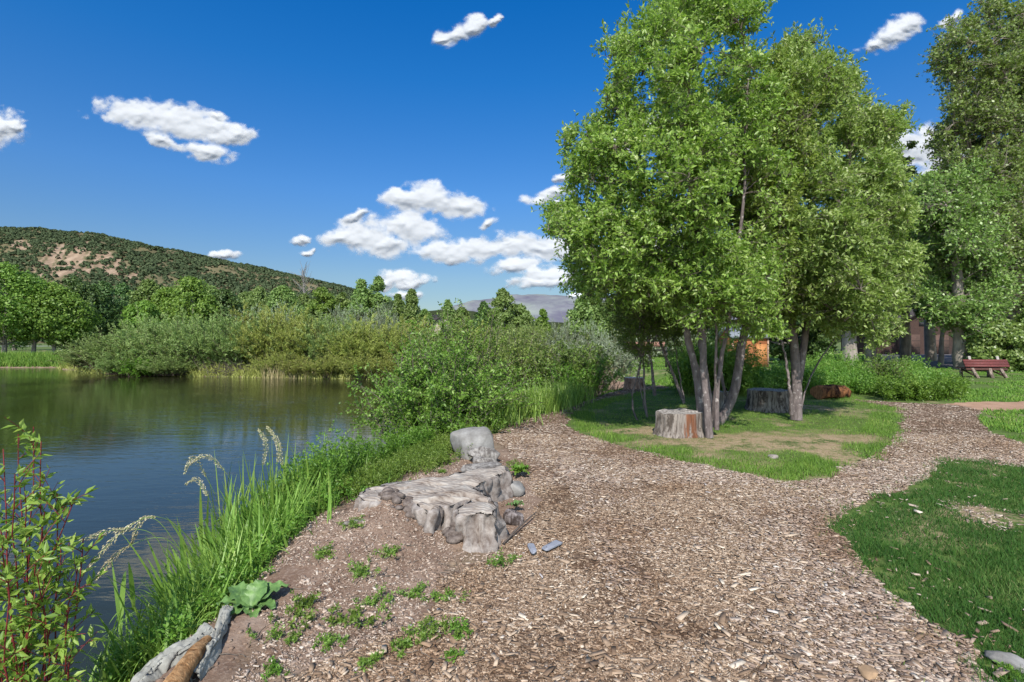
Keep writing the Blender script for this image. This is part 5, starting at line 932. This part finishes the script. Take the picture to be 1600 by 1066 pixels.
reed_clump('reed_grass', (-2.15, 4.75, WL+0.2), 0, 420, (.6, 1.15), .62, 'tall reed grass clump with seed heads beside the bare soil mound', bend=(.2, 1.0), W=.028, spread=.30,
  seeds=[S((360, 900, 4.8), (345, 800, 4.8), (322, 745, 4.7), (300, 715, 4.6), (288, 740, 4.55)), S((380, 880, 4.8), (372, 790, 4.8), (350, 735, 4.7), (318, 712, 4.6), (298, 725, 4.6)), S((395, 870, 5), (402, 780, 5), (412, 720, 5), (415, 690, 5), (405, 672, 5)), S((400, 870, 5), (412, 790, 5), (432, 730, 5), (434, 690, 5), (418, 668, 5)), S((350, 900, 4.7), (340, 830, 4.7), (322, 770, 4.6), (306, 748, 4.6), (290, 757, 4.5)), S((420, 860, 5), (448, 800, 5), (440, 720, 5), (436, 700, 5), (425, 676, 5))])
reed_clump('reed_grass', (-2.08, 3.75, WL+0.25), 0, 420, (.45, 0.95), .75, 'bowed reed grass drooping over the water beside the red stemmed shrub', bend=(.4, 1.3), W=.027, spread=.26, dirb=(-.15, 0),
  seeds=[S((300, 950, 3.9), (265, 880, 3.8), (230, 830, 3.7), (170, 830, 3.6), (125, 845, 3.5)), S((310, 940, 3.9), (275, 850, 3.8), (230, 808, 3.7), (180, 840, 3.6), (140, 885, 3.5)), S((310, 930, 4), (290, 850, 4), (262, 812, 3.9), (228, 808, 3.8), (205, 850, 3.8)), S((320, 930, 4), (290, 870, 4), (250, 840, 3.9), (190, 860, 3.8), (150, 905, 3.6))])
reed_clump('reed_grass', (-1.98, 3.15, WL+0.35), 0, 260, (.3, 0.6), .8, 'short leafy grass clump above the grey cloth at the water edge', bend=(.2, .9), W=.014, spread=.2)
reed_clump('reed_grass', (-1.95, 4.35, -0.35), 0, 420, (.45, 0.85), .6, 'upright bright grass clump just left of the burdock leaves', bend=(.2, 1.0), W=.025, spread=.26)
reed_clump('reed_grass', (-2.1, 5.5, -0.5), 0, 260, (.6, 1.1), .5, 'thin upright grass clump among the clover by the water', bend=(.05, .6), W=.016, spread=.35)
# burdock leaves
def bigleaf_plant(name, base, leaves_, label, ml, cat='plant', wav=0.25):
    root = empty(name, tuple(base), label=label, cat=cat)
    for (az, el, L, W) in leaves_:
        u = np.linspace(0, 1, 14); v = np.linspace(-1, 1, 9); U, Vv = np.meshgrid(u, v, indexing='ij'); wd = W*np.sin(np.clip(u, 0.02, 1)**0.7*np.pi)**0.7*0.5
        x = U*L*math.cos(el); z = U*L*math.sin(el)-U**2*L*0.35+0.03; y = Vv*wd[:, None]*(1+wav*0.5*np.sin(U*30+az)*np.abs(Vv)); z = z+np.abs(Vv)*wd[:, None]*0.35+0.012*np.sin(U*22+Vv*3)*np.abs(Vv)
        c, s_ = math.cos(az), math.sin(az); V_ = np.stack([x*c-y*s_, x*s_+y*c, z], -1).reshape(-1, 3); i = (np.arange(13)[:, None]*9+np.arange(8)[None]).ravel(); g = Geo(); g.add(V_, np.stack([i, i+1, i+10, i+9], -1)); g.build('leaf', ml, root, smooth=True)
    return root
m_b, n, b, out = newmat('burdock'); o = n.add('ShaderNodeTexCoord').outputs['Object']; f = n.noise(o, 22, 4); n.set(b.inputs['Base Color'], n.ramp(f, [(.35, (0.06, 0.125, 0.03)), (.65, (0.13, 0.23, 0.06))])); b.inputs['Roughness'].default_value = .55; bump(n, b, f, .5, .01)
bigleaf_plant('burdock', PG(392, 958, -0.04), [(2.6, .7, .26, .15), (0.6, .7, .27, .15), (3.4, .6, .22, .12), (1.4, 1.0, .22, .13), (5.3, .35, .17, .10), (-0.3, .5, .20, .12), (4.2, .4, .17, .10), (2.0, .9, .2, .11)], 'broad leafed burdock plant on the bank edge below the reed grass', m_b)
bigleaf_plant('thistle', PG(612, 818, 0.04), [(a, .75-.1*(k % 3), .17, .05) for k, a in enumerate(np.linspace(0, 5.6, 8))], 'spiky leaved thistle growing against the front of the flat stump', m_b, wav=1.3)
bigleaf_plant('broadleaf_weed', PG(812, 742, 0.02), [(a, .9-.25*(k % 3), .17, .06) for k, a in enumerate(np.linspace(0, 5.9, 16))], 'dark green broad leaved weed at the path edge behind the flat rock', M['leafbright'], wav=.4)
bigleaf_plant('broadleaf_weed', PG(806, 796, 0.02), [(a, .9-.25*(k % 3), .10, .045) for k, a in enumerate(np.linspace(0, 5.9, 5))], 'single broad leaved weed on the dark root lump', m_b, wav=.3)
# little weeds in the soil
WEEDS = [(790, 878, .075, .17, 'leafbright', 'compact green weed tuft right of the flat stump in the chips'), (712, 985, .07, .09, 'leafbright', 'yellow green weed tuft lowest right on the bark litter'), (655, 990, .09, .09, 'leafshrub', 'dark green weed patch left of the yellow green tuft'), (683, 985, .07, .08, 'leafshrub', 'weed patch joining the yellow green tuft'),
 (628, 1010, .05, .06, 'leafshrub', 'small dark weed at the lower left end of the weed row'), (545, 968, .13, .14, 'leafshrub', 'wide weed patch on the soil slope below the mound'), (590, 940, .10, .14, 'leafshrub', 'upright weed patch right of the wide one on the soil slope'), (520, 1000, .07, .07, 'leafshrub', 'low weed below the wide patch on the soil slope'), (578, 1030, .05, .06, 'leafshrub', 'tiny weed near the bottom edge left of centre'), (708, 1025, .03, .05, 'leafbright', 'tiny green sprout below the yellow green tuft'),
 (655, 925, .08, .07, 'leafshrub', 'sparse weed below the bare grey patch of soil'), (692, 930, .06, .07, 'leafshrub', 'sparse weed right of the bare grey patch of soil'), (560, 905, .11, .12, 'leafshrub', 'yellowish weed on the upper soil mound'), (610, 880, .07, .10, 'leafshrub', 'thin weed on the soil below the thistle'), (505, 880, .08, .09, 'leafshrub', 'small weed on the top left of the mound'), (470, 950, .12, .13, 'leafshrub', 'grey green weed at the bank edge right of the burdock'), (440, 985, .09, .10, 'leafshrub', 'small weed patch below the burdock'),
 (690, 745, .05, .06, 'leafshrub', 'little tuft growing in the back crack of the flat stump'), (778, 775, .07, .08, 'leafbright', 'round green tuft between flat stump and flat rock'), (1136, 668, .10, .20, 'leafbright', 'bright green weed right of the multi-stemmed trunks'), (1262, 645, .10, .22, 'leafbright', 'leafy green weed at the right foot of the forked tree'), (1590, 1060, .08, .10, 'leafbright', 'bright weed at the bottom right corner'), (430, 1040, .04, .05, 'leafbright', 'tiny sprout beside the bunched grey cloth'), (806, 728, .10, .12, 'leafshrub', 'low weeds at the path edge above the broad leaved weed'), (555, 850, .07, .09, 'leafshrub', 'dry looking weed on the mound left of the thistle'), (740, 716, .10, .26, 'leafD', 'dark leafed weed in front of the pale boulder'), (700, 722, .10, .16, 'leafshrub', 'grey green weed left of the pale boulder'), (590, 800, .13, .20, 'leafshrub', 'weeds at the left end of the flat stump')]
for (px, py, r, h, ml, lb) in WEEDS:
    q = PG(px, py, 0.02); q[2] = float(height(q[0], q[1]))-0.005
    shrub('weed', tuple(q), int(9+r*90), 4, 5, 0.021 if r < .12 else .028, 0.009 if r < .12 else .012, M[ml], M['green_stem'], lb, cat='weed', h=(h*.25, h), fan=1.3, spread=(r*R.uniform(.3, .75), r*R.uniform(.25, .6)), twl=(.015, .045), r0=.0016, group=None)
# red stemmed dogwood at the left (0-130, 660-1066)
def dogwood():
    B = np.array([-2.42, 2.55, -0.62]); root = empty('red_stemmed_shrub', tuple(B), label='red stemmed dogwood shrub with light green leaves at the left edge', cat='shrub')
    tops = [(52, 668, 2.5), (62, 690, 2.45), (30, 680, 2.6), (8, 700, 2.5), (88, 770, 2.5), (112, 790, 2.4), (20, 740, 2.3), (70, 800, 2.3), (40, 790, 2.4), (-20, 700, 2.5), (-40, 780, 2.4), (0, 830, 2.2), (120, 890, 2.35), (105, 950, 2.3), (60, 900, 2.25), (95, 860, 2.5), (-60, 740, 2.6), (15, 900, 2.15), (130, 845, 2.45), (-30, 880, 2.2)]
    st_ = []
    for (x, y, d) in tops:
        t = P(x, y, d); b_ = B+np.array([R.normal()*0.08, R.normal()*0.06, 0]); c = (b_+t)/2+np.array([R.normal()*0.04, R.normal()*0.04, 0.02]); st_.append(bez(b_, c, t, 12)+R.normal(size=(12, 3))*0.004)
    st_ = np.array(st_)-B; n = len(st_); gs = Geo(); gs.add(*tubes(st_, np.linspace(.0048, .0022, 12)[None]*np.ones((n, 1)), 6)); tn = 15
    t = rnd(n*tn, .2, 1).reshape(n, tn); x = t*11; i = np.minimum(x.astype(int), 10); r_ = np.arange(n)[:, None]; bb = (st_[r_, i]*(1-(x-i))[..., None]+st_[r_, i+1]*(x-i)[..., None]).reshape(-1, 3); T = nrm(st_[r_, i+1]-st_[r_, i]).reshape(-1, 3)
    tw = arcs(bb, T*0.8+rsph(len(bb))*0.7+np.array([0, 0, .1]), rnd(len(bb), .05, .2), .1, 5); gs.add(*tubes(tw, np.linspace(.0022, .0012, 5)[None]*np.ones((len(tw), 1)), 4)); gs.build('stems', M['red_stem'], root, smooth=True)
    gl = Geo(); leaves_on(tw, 7, 0.058, 0.022, gl, 0.1, .75, .7, .35); leaves_on(st_, 14, 0.06, 0.022, gl, 0.5, .8, .7, .35); gl.build('foliage', M['dog'], root)
dogwood()

# ------------------------------------------------------------------ right side: cottonwoods, cabin, shed, bench
def big_tree(px, d, ytop, wpx, label, trunk_px, mat='cotton', seed=0, ncl=330, per=230, leaf=0.17, clear=.14, prof='round', lean=0.0, clr=.085, name='cottonwood_tree'):
    return far_tree(name, at(px, d), hpx(ytop, d), wpx/F*d, prof, M[mat], label, nclump=ncl, per=per, leaf=leaf, clear=clear, seed=seed, trunk=trunk_px/F*d/2, clr=clr, upb=.2, lean=lean, group='tall trees at the right')
def cott(name_, poly, d0, half, stems, np_, ns_, label, loc, seedoff, gap=0.42, mat='cotton', L=0.17, tw=8, pr=10):
    return build_tree(name_, stems, lambda n: sample_crown(poly, d0, half, n, gap, 0.42, edge=90, seedoff=seedoff), np_, ns_, (M['barkfar'], M['barkfar'], M[mat]), label, 'tree', loc, leafL=L, leafW=L*0.62, twigs=tw, per=pr, group='tall trees at the right', secmax=4.2, S=3.2)
cott('cottonwood_tree', [(1466,62),(1500,22),(1545,0),(1600,6),(1640,40),(1650,200),(1640,380),(1600,470),(1560,500),(1520,470),(1510,400),(1480,330),(1462,230),(1466,130)], 29.5, 3.2,
  [(px_line([(1543,590,29.5),(1540,480,29.5),(1533,380,29.5),(1536,280,29.5),(1548,180,29.5),(1558,90,29.5),(1562,20,29.5)]), [.42,.36,.30,.24,.18,.10,.03]), (px_line([(1536,330,29.5),(1520,260,29.3),(1505,180,29.2),(1498,100,29.2)]), [.2,.15,.10,.03]), (px_line([(1540,260,29.5),(1565,190,29.7),(1590,120,29.8),(1600,50,29.8)]), [.17,.13,.09,.03])],
  70, 1250, 'tallest cottonwood with pale upper limbs at the right edge', at(1543, 29.5), 61.0, gap=.455)
cott('cottonwood_tree', [(1580,90),(1640,40),(1720,20),(1800,80),(1800,480),(1700,540),(1610,520),(1585,400),(1570,250)], 31, 3.5,
  [(px_line([(1590,575,31),(1586,460,31),(1592,330,31),(1620,200,31),(1650,90,31)]), [.45,.36,.28,.18,.04]), (px_line([(1588,420,31),(1640,300,31.5),(1700,180,32)]), [.22,.15,.04])],
  60, 1250, 'cottonwood cut off by the right edge', at(1590, 31), 71.0)
cott('cottonwood_tree', [(1440,300),(1480,262),(1530,275),(1560,340),(1570,440),(1560,520),(1525,535),(1495,515),(1450,455),(1430,400)], 27.5, 2.4,
  [(px_line([(1503,590,27.5),(1501,530,27.5),(1497,450,27.5),(1492,380,27.5),(1498,300,27.5)]), [.40,.34,.26,.16,.04])],
  50, 900, 'cottonwood with a thick grey trunk just left of the red bench', at(1503, 27.5), 81.0, gap=.43)
big_tree(1455, 40, 262, 150, 'mid height tree between the forked tree crown and the tall cottonwood', 12, seed=14, ncl=220, clear=.3)
big_tree(1590, 44, 230, 150, 'dark dense tree behind the red bench', 12, 'far2', seed=15, ncl=260, clear=.02, leaf=.28)
big_tree(1415, 36, 300, 110, 'lower green tree left of the cabin', 12, 'far1', seed=16, ncl=150, clear=.42)
big_tree(1330, 27, 300, 150, 'broad tree with a light brown trunk behind the forked tree', 18, 'far3', seed=17, ncl=230, clear=.25)
big_tree(1360, 34, 150, 130, 'tall tree whose crown shows right of the forked tree top', 12, 'far3', seed=18, ncl=280, clear=.15)
big_tree(1240, 38, 380, 150, 'dark tree behind the orange shed', 12, 'far2', seed=19, ncl=200, clear=.02, leaf=.28)
big_tree(1400, 78, 400, 150, 'dark tree behind the cabin roof', 10, 'far2', seed=20, ncl=160, clear=.02, leaf=.35)
big_tree(1560, 74, 380, 170, 'dark tree right of the cabin', 10, 'far2', seed=21, ncl=200, clear=.0, leaf=.38, prof='bush')
big_tree(1110, 60, 440, 130, 'dark tree far behind the multi-stemmed trunks', 10, 'far2', seed=22, ncl=150, clear=.02, leaf=.33)
big_tree(1560, 26.5, 500, 100, 'low leafy bush right behind the red bench', 5, 'cotton', seed=23, ncl=90, clear=.03, prof='bush', clr=.16, name='leafy_bush')
big_tree(1640, 26, 470, 110, 'leafy bush at the right edge behind the red bench', 5, 'cotton', seed=24, ncl=110, clear=.03, prof='bush', clr=.16, name='leafy_bush')
big_tree(1470, 33, 440, 70, 'light green leafy tree hanging over the driveway', 6, 'far1', seed=25, ncl=70, clear=.52, prof='round', clr=.17)

def boxes(name, specs, mat, parent=None, bev=0.0):
    g = Geo()
    for (x0, x1, y0, y1, z0, z1) in specs:
        V_ = np.array([(x, y, z) for z in (z0, z1) for x, y in ((x0, y0), (x1, y0), (x1, y1), (x0, y1))]); g.add(V_, [[0, 3, 2, 1], [4, 5, 6, 7], [0, 1, 5, 4], [1, 2, 6, 5], [2, 3, 7, 6], [3, 0, 4, 7]])
    return g.build(name, mat, parent)
def building(name, loc, rz, W, D, H_, roofh, over, mw, mr, label, cat, gable_front=True, extras=None):
    root = empty(name, loc, rz, label=label, cat=cat); g = Geo(); hw = W/2; V_ = [(-hw, 0, 0), (hw, 0, 0), (hw, D, 0), (-hw, D, 0), (-hw, 0, H_), (hw, 0, H_), (hw, D, H_), (-hw, D, H_)]
    if gable_front:
        V_ += [(0, 0, H_+roofh), (0, D, H_+roofh)]; g.add(V_, [[0, 1, 5, 4], [1, 2, 6, 5], [2, 3, 7, 6], [3, 0, 4, 7]], [[4, 5, 8], [6, 7, 9]]); e = over; s_ = roofh/hw; g2 = Geo()
        for sg in (-1, 1):
            a = np.array([(sg*(hw+e), -e, H_-e*s_), (0, -e, H_+roofh), (0, D+e, H_+roofh), (sg*(hw+e), D+e, H_-e*s_)]); g2.add(np.concatenate([a+[0, 0, .02], a+[0, 0, .16]]), [[0, 1, 2, 3], [7, 6, 5, 4], [0, 4, 5, 1], [1, 5, 6, 2], [2, 6, 7, 3], [3, 7, 4, 0]])
    else:
        V_ += [(-hw, D/2, H_+roofh), (hw, D/2, H_+roofh)]; g.add(V_, [[0, 1, 5, 4], [2, 3, 7, 6]], [[1, 2, 6], [1, 6, 5], [3, 0, 4], [3, 4, 7]], [[5, 6, 9], [7, 4, 8]]); g2 = Geo(); s_ = roofh/(D/2); e = over
        for sg in (0, 1):
            yy_ = -e if sg == 0 else D+e; a = np.array([(-hw-e, yy_, H_-e*s_), (hw+e, yy_, H_-e*s_), (hw+e, D/2, H_+roofh), (-hw-e, D/2, H_+roofh)]); g2.add(np.concatenate([a+[0, 0, .02], a+[0, 0, .16]]), [[0, 1, 2, 3], [7, 6, 5, 4], [0, 4, 5, 1], [1, 5, 6, 2], [2, 6, 7, 3], [3, 7, 4, 0]])
    g.build('wall', mw, root); g2.build('roof', mr, root)
    if extras: extras(root)
    return root
def mat_boards(name, c, sc_=5.0, ax=2):
    m, n, b, out = newmat(name); o = n.add('ShaderNodeTexCoord').outputs['Object']; s_ = n.add('ShaderNodeSeparateXYZ'); n.set(s_.inputs[0], o); fr = n.math('FRACT', n.math('MULTIPLY', s_.outputs[ax], sc_)); f = n.noise(o, 3, 4)
    k = n.math('LESS_THAN', fr, 0.1); cc = n.mix(k, n.ramp(f, [(.3, tuple(x*.75 for x in c)), (.7, c)]), tuple(x*.35 for x in c)); n.set(b.inputs['Base Color'], cc); b.inputs['Roughness'].default_value = .8; bump(n, b, fr, .4, .03); return m
m_cab = mat_boards('brown_cabin_boards', (0.055, 0.026, 0.019)); m_door = mat_boards('cabin_door', (0.085, 0.045, 0.033), 1.3); m_roof = mat_plain('dark_shingles', (0.06, 0.05, 0.048), .95, .3, 3)
def cab_x(root):
    g = boxes('garage_door', [(-3.3, -0.4, -.05, .0, 0, 2.3)], m_door, root); boxes('garage_door', [(0.4, 3.3, -.05, .0, 0, 2.3)], m_door, root); boxes('window', [(-.5, .5, -.06, 0, 3.3, 3.9)], mat_plain('dark_glass', (0.03, 0.03, 0.035), .2, .1), root)
building('brown_cabin', at(1442, 60), 0.1, 9.5, 7, 2.9, 2.3, .6, m_cab, m_roof, 'dark brown wooden cabin with garage doors behind the driveway', 'cabin', True, cab_x)
m_or = mat_boards('orange_boards', (0.36, 0.125, 0.045), 4.5)
def shed_x(root): boxes('door', [(.35, .95, -.04, 0, 0, 1.35)], mat_boards('orange_door', (0.45, 0.19, 0.06), 4), root); boxes('trim', [(-1.02, -.94, -.03, 0, 0, 1.75), (.99, 1.07, -.03, 0, 0, 1.75)], mat_plain('pale_trim', (0.45, 0.3, 0.22), .8), root)
building('orange_shed', at(1172, 30), -0.05, 2.0, 2.2, 1.75, .55, .15, m_or, mat_plain('metal_roof', (0.20, 0.22, 0.24), .7, .1), 'small orange wooden shed with grey roof seen between the trunks', 'shed', False, shed_x)
building('tan_house', at(694, 88), 0.75, 6.5, 7, 4.4, 1.6, .4, mat_plain('tan_wall', (0.42, 0.38, 0.30), .9, .1), m_roof, 'tan house with a dark gable roof behind the willows', 'house', True, lambda r: boxes('window', [(-.5, .5, -.04, 0, 3.2, 4.2)], mat_plain('dark_glass2', (0.03, 0.03, 0.035), .2, .1), r))
# red bench
def bench():
    d = 21.6; root = empty('park_bench', at(1543, d), -0.10, label='red painted wooden bench with log legs on the lawn at the right', cat='bench'); red = mat_plain('red_painted_wood', (0.16, 0.040, 0.036), .6, .35, 14, (0.085, 0.026, 0.024)); dk = mat_plain('dark_wood', (0.10, 0.045, 0.035), .8, .3, 8); lg = mat_stump('leg_wood', (0.12, 0.09, 0.07), (0.34, 0.27, 0.22)); pale = mat_plain('pale_post', (0.38, 0.34, 0.30), .9, .2, 9)
    def bar(nm, a, b_, w_, t, mat):
        a = np.array(a, float); b_ = np.array(b_, float); T = nrm(b_-a); u = nrm(np.cross(T, w_)); v = nrm(np.array(w_, float)); w2 = np.linalg.norm(w_)/2
        V_ = np.array([p+v*sx*w2+u*sy*t/2 for p in (a, b_) for sx, sy in ((-1, -1), (1, -1), (1, 1), (-1, 1))]); g = Geo(); g.add(V_, [[0, 3, 2, 1], [4, 5, 6, 7], [0, 1, 5, 4], [1, 2, 6, 5], [2, 3, 7, 6], [3, 0, 4, 7]]); return g.build(nm, mat, root)
    for k in range(3): bar('backrest_plank', (-.86, .02+k*.055, .50+k*.105), (.86, .02+k*.055, .50+k*.105), (0, .05, .096), .04, red)
    for k in range(3): bar('seat_plank', (-.84, .26+k*.13, .40), (.84, .26+k*.13, .40), (0, .12, 0), .04, dk)
    for x in (-.55, .55):
        bar('back_post', (x, .02, .22), (x, .24, .90), (.09, 0, 0), .05, pale); bar('leg', (x, .66, .38), (x+.02, .70, -.02), (.09, 0, 0), .09, lg); bar('leg', (x, .10, .42), (x, -.26, -.02), (.09, 0, 0), .09, lg); bar('brace', (x, -.2, .06), (x, .7, .34), (.05, 0, 0), .05, dk)
    bar('leg', (.12, .06, .38), (.12, -.1, -.02), (.10, 0, 0), .10, lg)
    bar('rail', (-.8, .05, .36), (.8, .05, .36), (0, .05, .09), .05, dk)
bench()
# low red beam fence across the field behind the saplings
root = empty('rail_fence', at(1010, 30), label='low fence with a dark rail and a reddish board in the field behind the saplings', cat='fence'); rw = mat_plain('reddish_board', (0.42, 0.22, 0.17), .9, .3, 3); dk = mat_plain('dark_rail', (0.06, 0.05, 0.05), .9, .3, 3)
boxes('board', [(-1.2, 1.1, 0, .06, 1.22, 1.5)], rw, root); boxes('rail', [(-1.5, 1.4, -.08, -.01, .98, 1.05)], dk, root)
for x in (-1.25, .15, 1.2): boxes('post', [(x-.05, x+.05, .07, .17, 0, 1.2)], dk, root)
# road strip and white kerb line far left
g = Geo(); g.add([(-230, 150, .03), (-60, 150, .03), (-60, 158, .03), (-230, 158, .03)], [[0, 1, 2, 3]]); tag(g.build('road', mat_plain('pale_road', (0.42, 0.41, 0.40), .9, .1, 1)), kind='structure')

# long grass covering the near bank slope down to the water
n = 9000; Y = 2.75+rnd(n)**1.1*3.4; X = np.interp(Y, [1.9, 3.2, 4.2, 5.0, 6.1], [-2.35, -2.15, -2.15, -2.15, -2.15])+R.normal(size=n)*np.interp(Y, [1.9, 3, 6], [.17, .20, .17]); k = X < np.interp(Y, [1.9, 2.6, 3.4, 4.0, 6], [-1.78, -1.78, -1.72, -1.8, -1.75]); X, Y = X[k], Y[k]; n = len(X)
b_ = np.stack([X, Y, np.maximum(height(X, Y), WL)-.02], -1); th = rnd(n, 0, 6.283); d_ = np.stack([np.cos(th)*.55-.12, np.sin(th)*.55, np.ones(n)], -1); ln = rnd(n, .16, .55)*np.interp(Y, [1.9, 2.8, 3.6, 4.5], [.7, .85, 1.25, 1.5]); p = arcs(b_, d_, ln, rnd(n, .1, .9), 7)
g = Geo(); ribbons(p, np.array([.6, .9, 1, .95, .8, .5, .06])[None]*(rnd(n, .006, .017))[:, None], np.stack([-np.sin(th), np.cos(th), 0*th+.3], -1), g); tag(g.build('bank_grass', M['grass_long']), 'lush arching green grass covering the near bank down to the water', 'grass', kind='stuff')
n = 200; Y = 2.75+rnd(n)*2.8; X = np.interp(Y, [1.9, 3.2, 4.2, 5.5], [-2.2, -2.05, -2.0, -2.0])+R.normal(size=n)*.16
stuffplants('bank_herbs', X, Y, lambda x, y: 0.22+0*x, 'mixed leafy herbs among the grass on the near bank', 'weeds', M['leafbright'], 3, 5, 8, .032, .015, .7, (.05, .14), False)

# loose twigs and roots on the soil
g = Geo(); n = 150; Y = rnd(n, 2.3, 5.2); X = rnd(n, -1.6, -0.2); b_ = np.stack([X, Y, height(X, Y)+.006], -1); th = rnd(n, 0, 6.28); p = b_[:, None]+np.stack([np.cos(th), np.sin(th), 0*th], -1)[:, None]*np.linspace(0, 1, 5)[None, :, None]*rnd(n, .04, .16)[:, None, None]+R.normal(size=(n, 5, 3))*np.array([.004, .004, .002])
g.add(*tubes(p, np.linspace(.003, .0012, 5)[None]*np.ones((n, 1)), 4)); tag(g.build('fallen_twigs', M['barkthin']), 'small fallen twigs scattered over the bare soil', 'twigs', kind='stuff')

# dirt clods and root knobs on the bank
def clods(name, X, Y, r, mat, label, cat, z=0.0):
    V0, F0 = ICO[2]; n = len(X); g = Geo(); V_ = V0[None]*r[:, None, None]*np.stack([rnd(n, .8, 1.3), rnd(n, .8, 1.3), rnd(n, .45, .8)], -1)[:, None]; V_ = V_*(1+0.55*(vnoise(V0[None]*1.7+np.arange(n)[:, None, None]*3.1)-0.5)[..., None])
    V_ = V_+np.stack([X, Y, height(X, Y)+r*0.15+z], -1)[:, None]; g.add(V_.reshape(-1, 3), (F0[None]+np.arange(n)[:, None, None]*len(V0)).reshape(-1, 3)); return tag(g.build(name, mat, smooth=True), label, cat, kind='stuff')
X, Y = scatter(2600, 2.2, 6, soilt, 1.4, 1.0); clods('dirt_clods', X, Y, lens(len(X), .008, .55), M['soil'], 'small dirt clods on the bare bank', 'clods')
n = 90; X = np.concatenate([rnd(60, -1.15, -0.62), rnd(30, -0.48, -0.34)]); Y = np.concatenate([np.interp(X[:60], [-1.15, -.62], [4.35, 4.02])+R.normal(size=60)*.05, rnd(30, 3.82, 3.98)])
clods('root_knobs', X, Y, rnd(n, .015, .055), mat_plain('dark_root_wood', (0.20, 0.165, 0.145), 1, .3, 22, (0.05, 0.036, 0.03), .1, 1.0), 'dark knobbly roots and clods under the front of the flat stump', 'roots')

g = Geo(); n = 9000; t = rnd(n); sx_ = np.interp(t, [0, .2, .4, .6, .8, 1], [-38, -30, -21, -14, -9.4, -3.7]); sy_ = np.interp(t, [0, .2, .4, .6, .8, 1], [43.5, 36.8, 33.4, 31.7, 31, 29.7]); b_ = np.stack([sx_+R.normal(size=n)*.4, sy_+rnd(n, -.15, 1.3), 0*t], -1); b_[:, 2] = np.maximum(height(b_[:, 0], b_[:, 1]), WL)-.02
th = rnd(n, 0, 6.28); p = arcs(b_, np.stack([np.cos(th)*.5, np.sin(th)*.5, np.ones(n)], -1), rnd(n, .3, .95), rnd(n, 0, .6), 4); ribbons(p, np.linspace(.05, .01, 4)[None]*np.ones((n, 1)), np.tile([1, 0, 0.], (n, 1)), g); tag(g.build('shoreline_sedge', M['willow2']), 'yellow green sedge along the far waterline below the willows', 'sedge', kind='stuff')
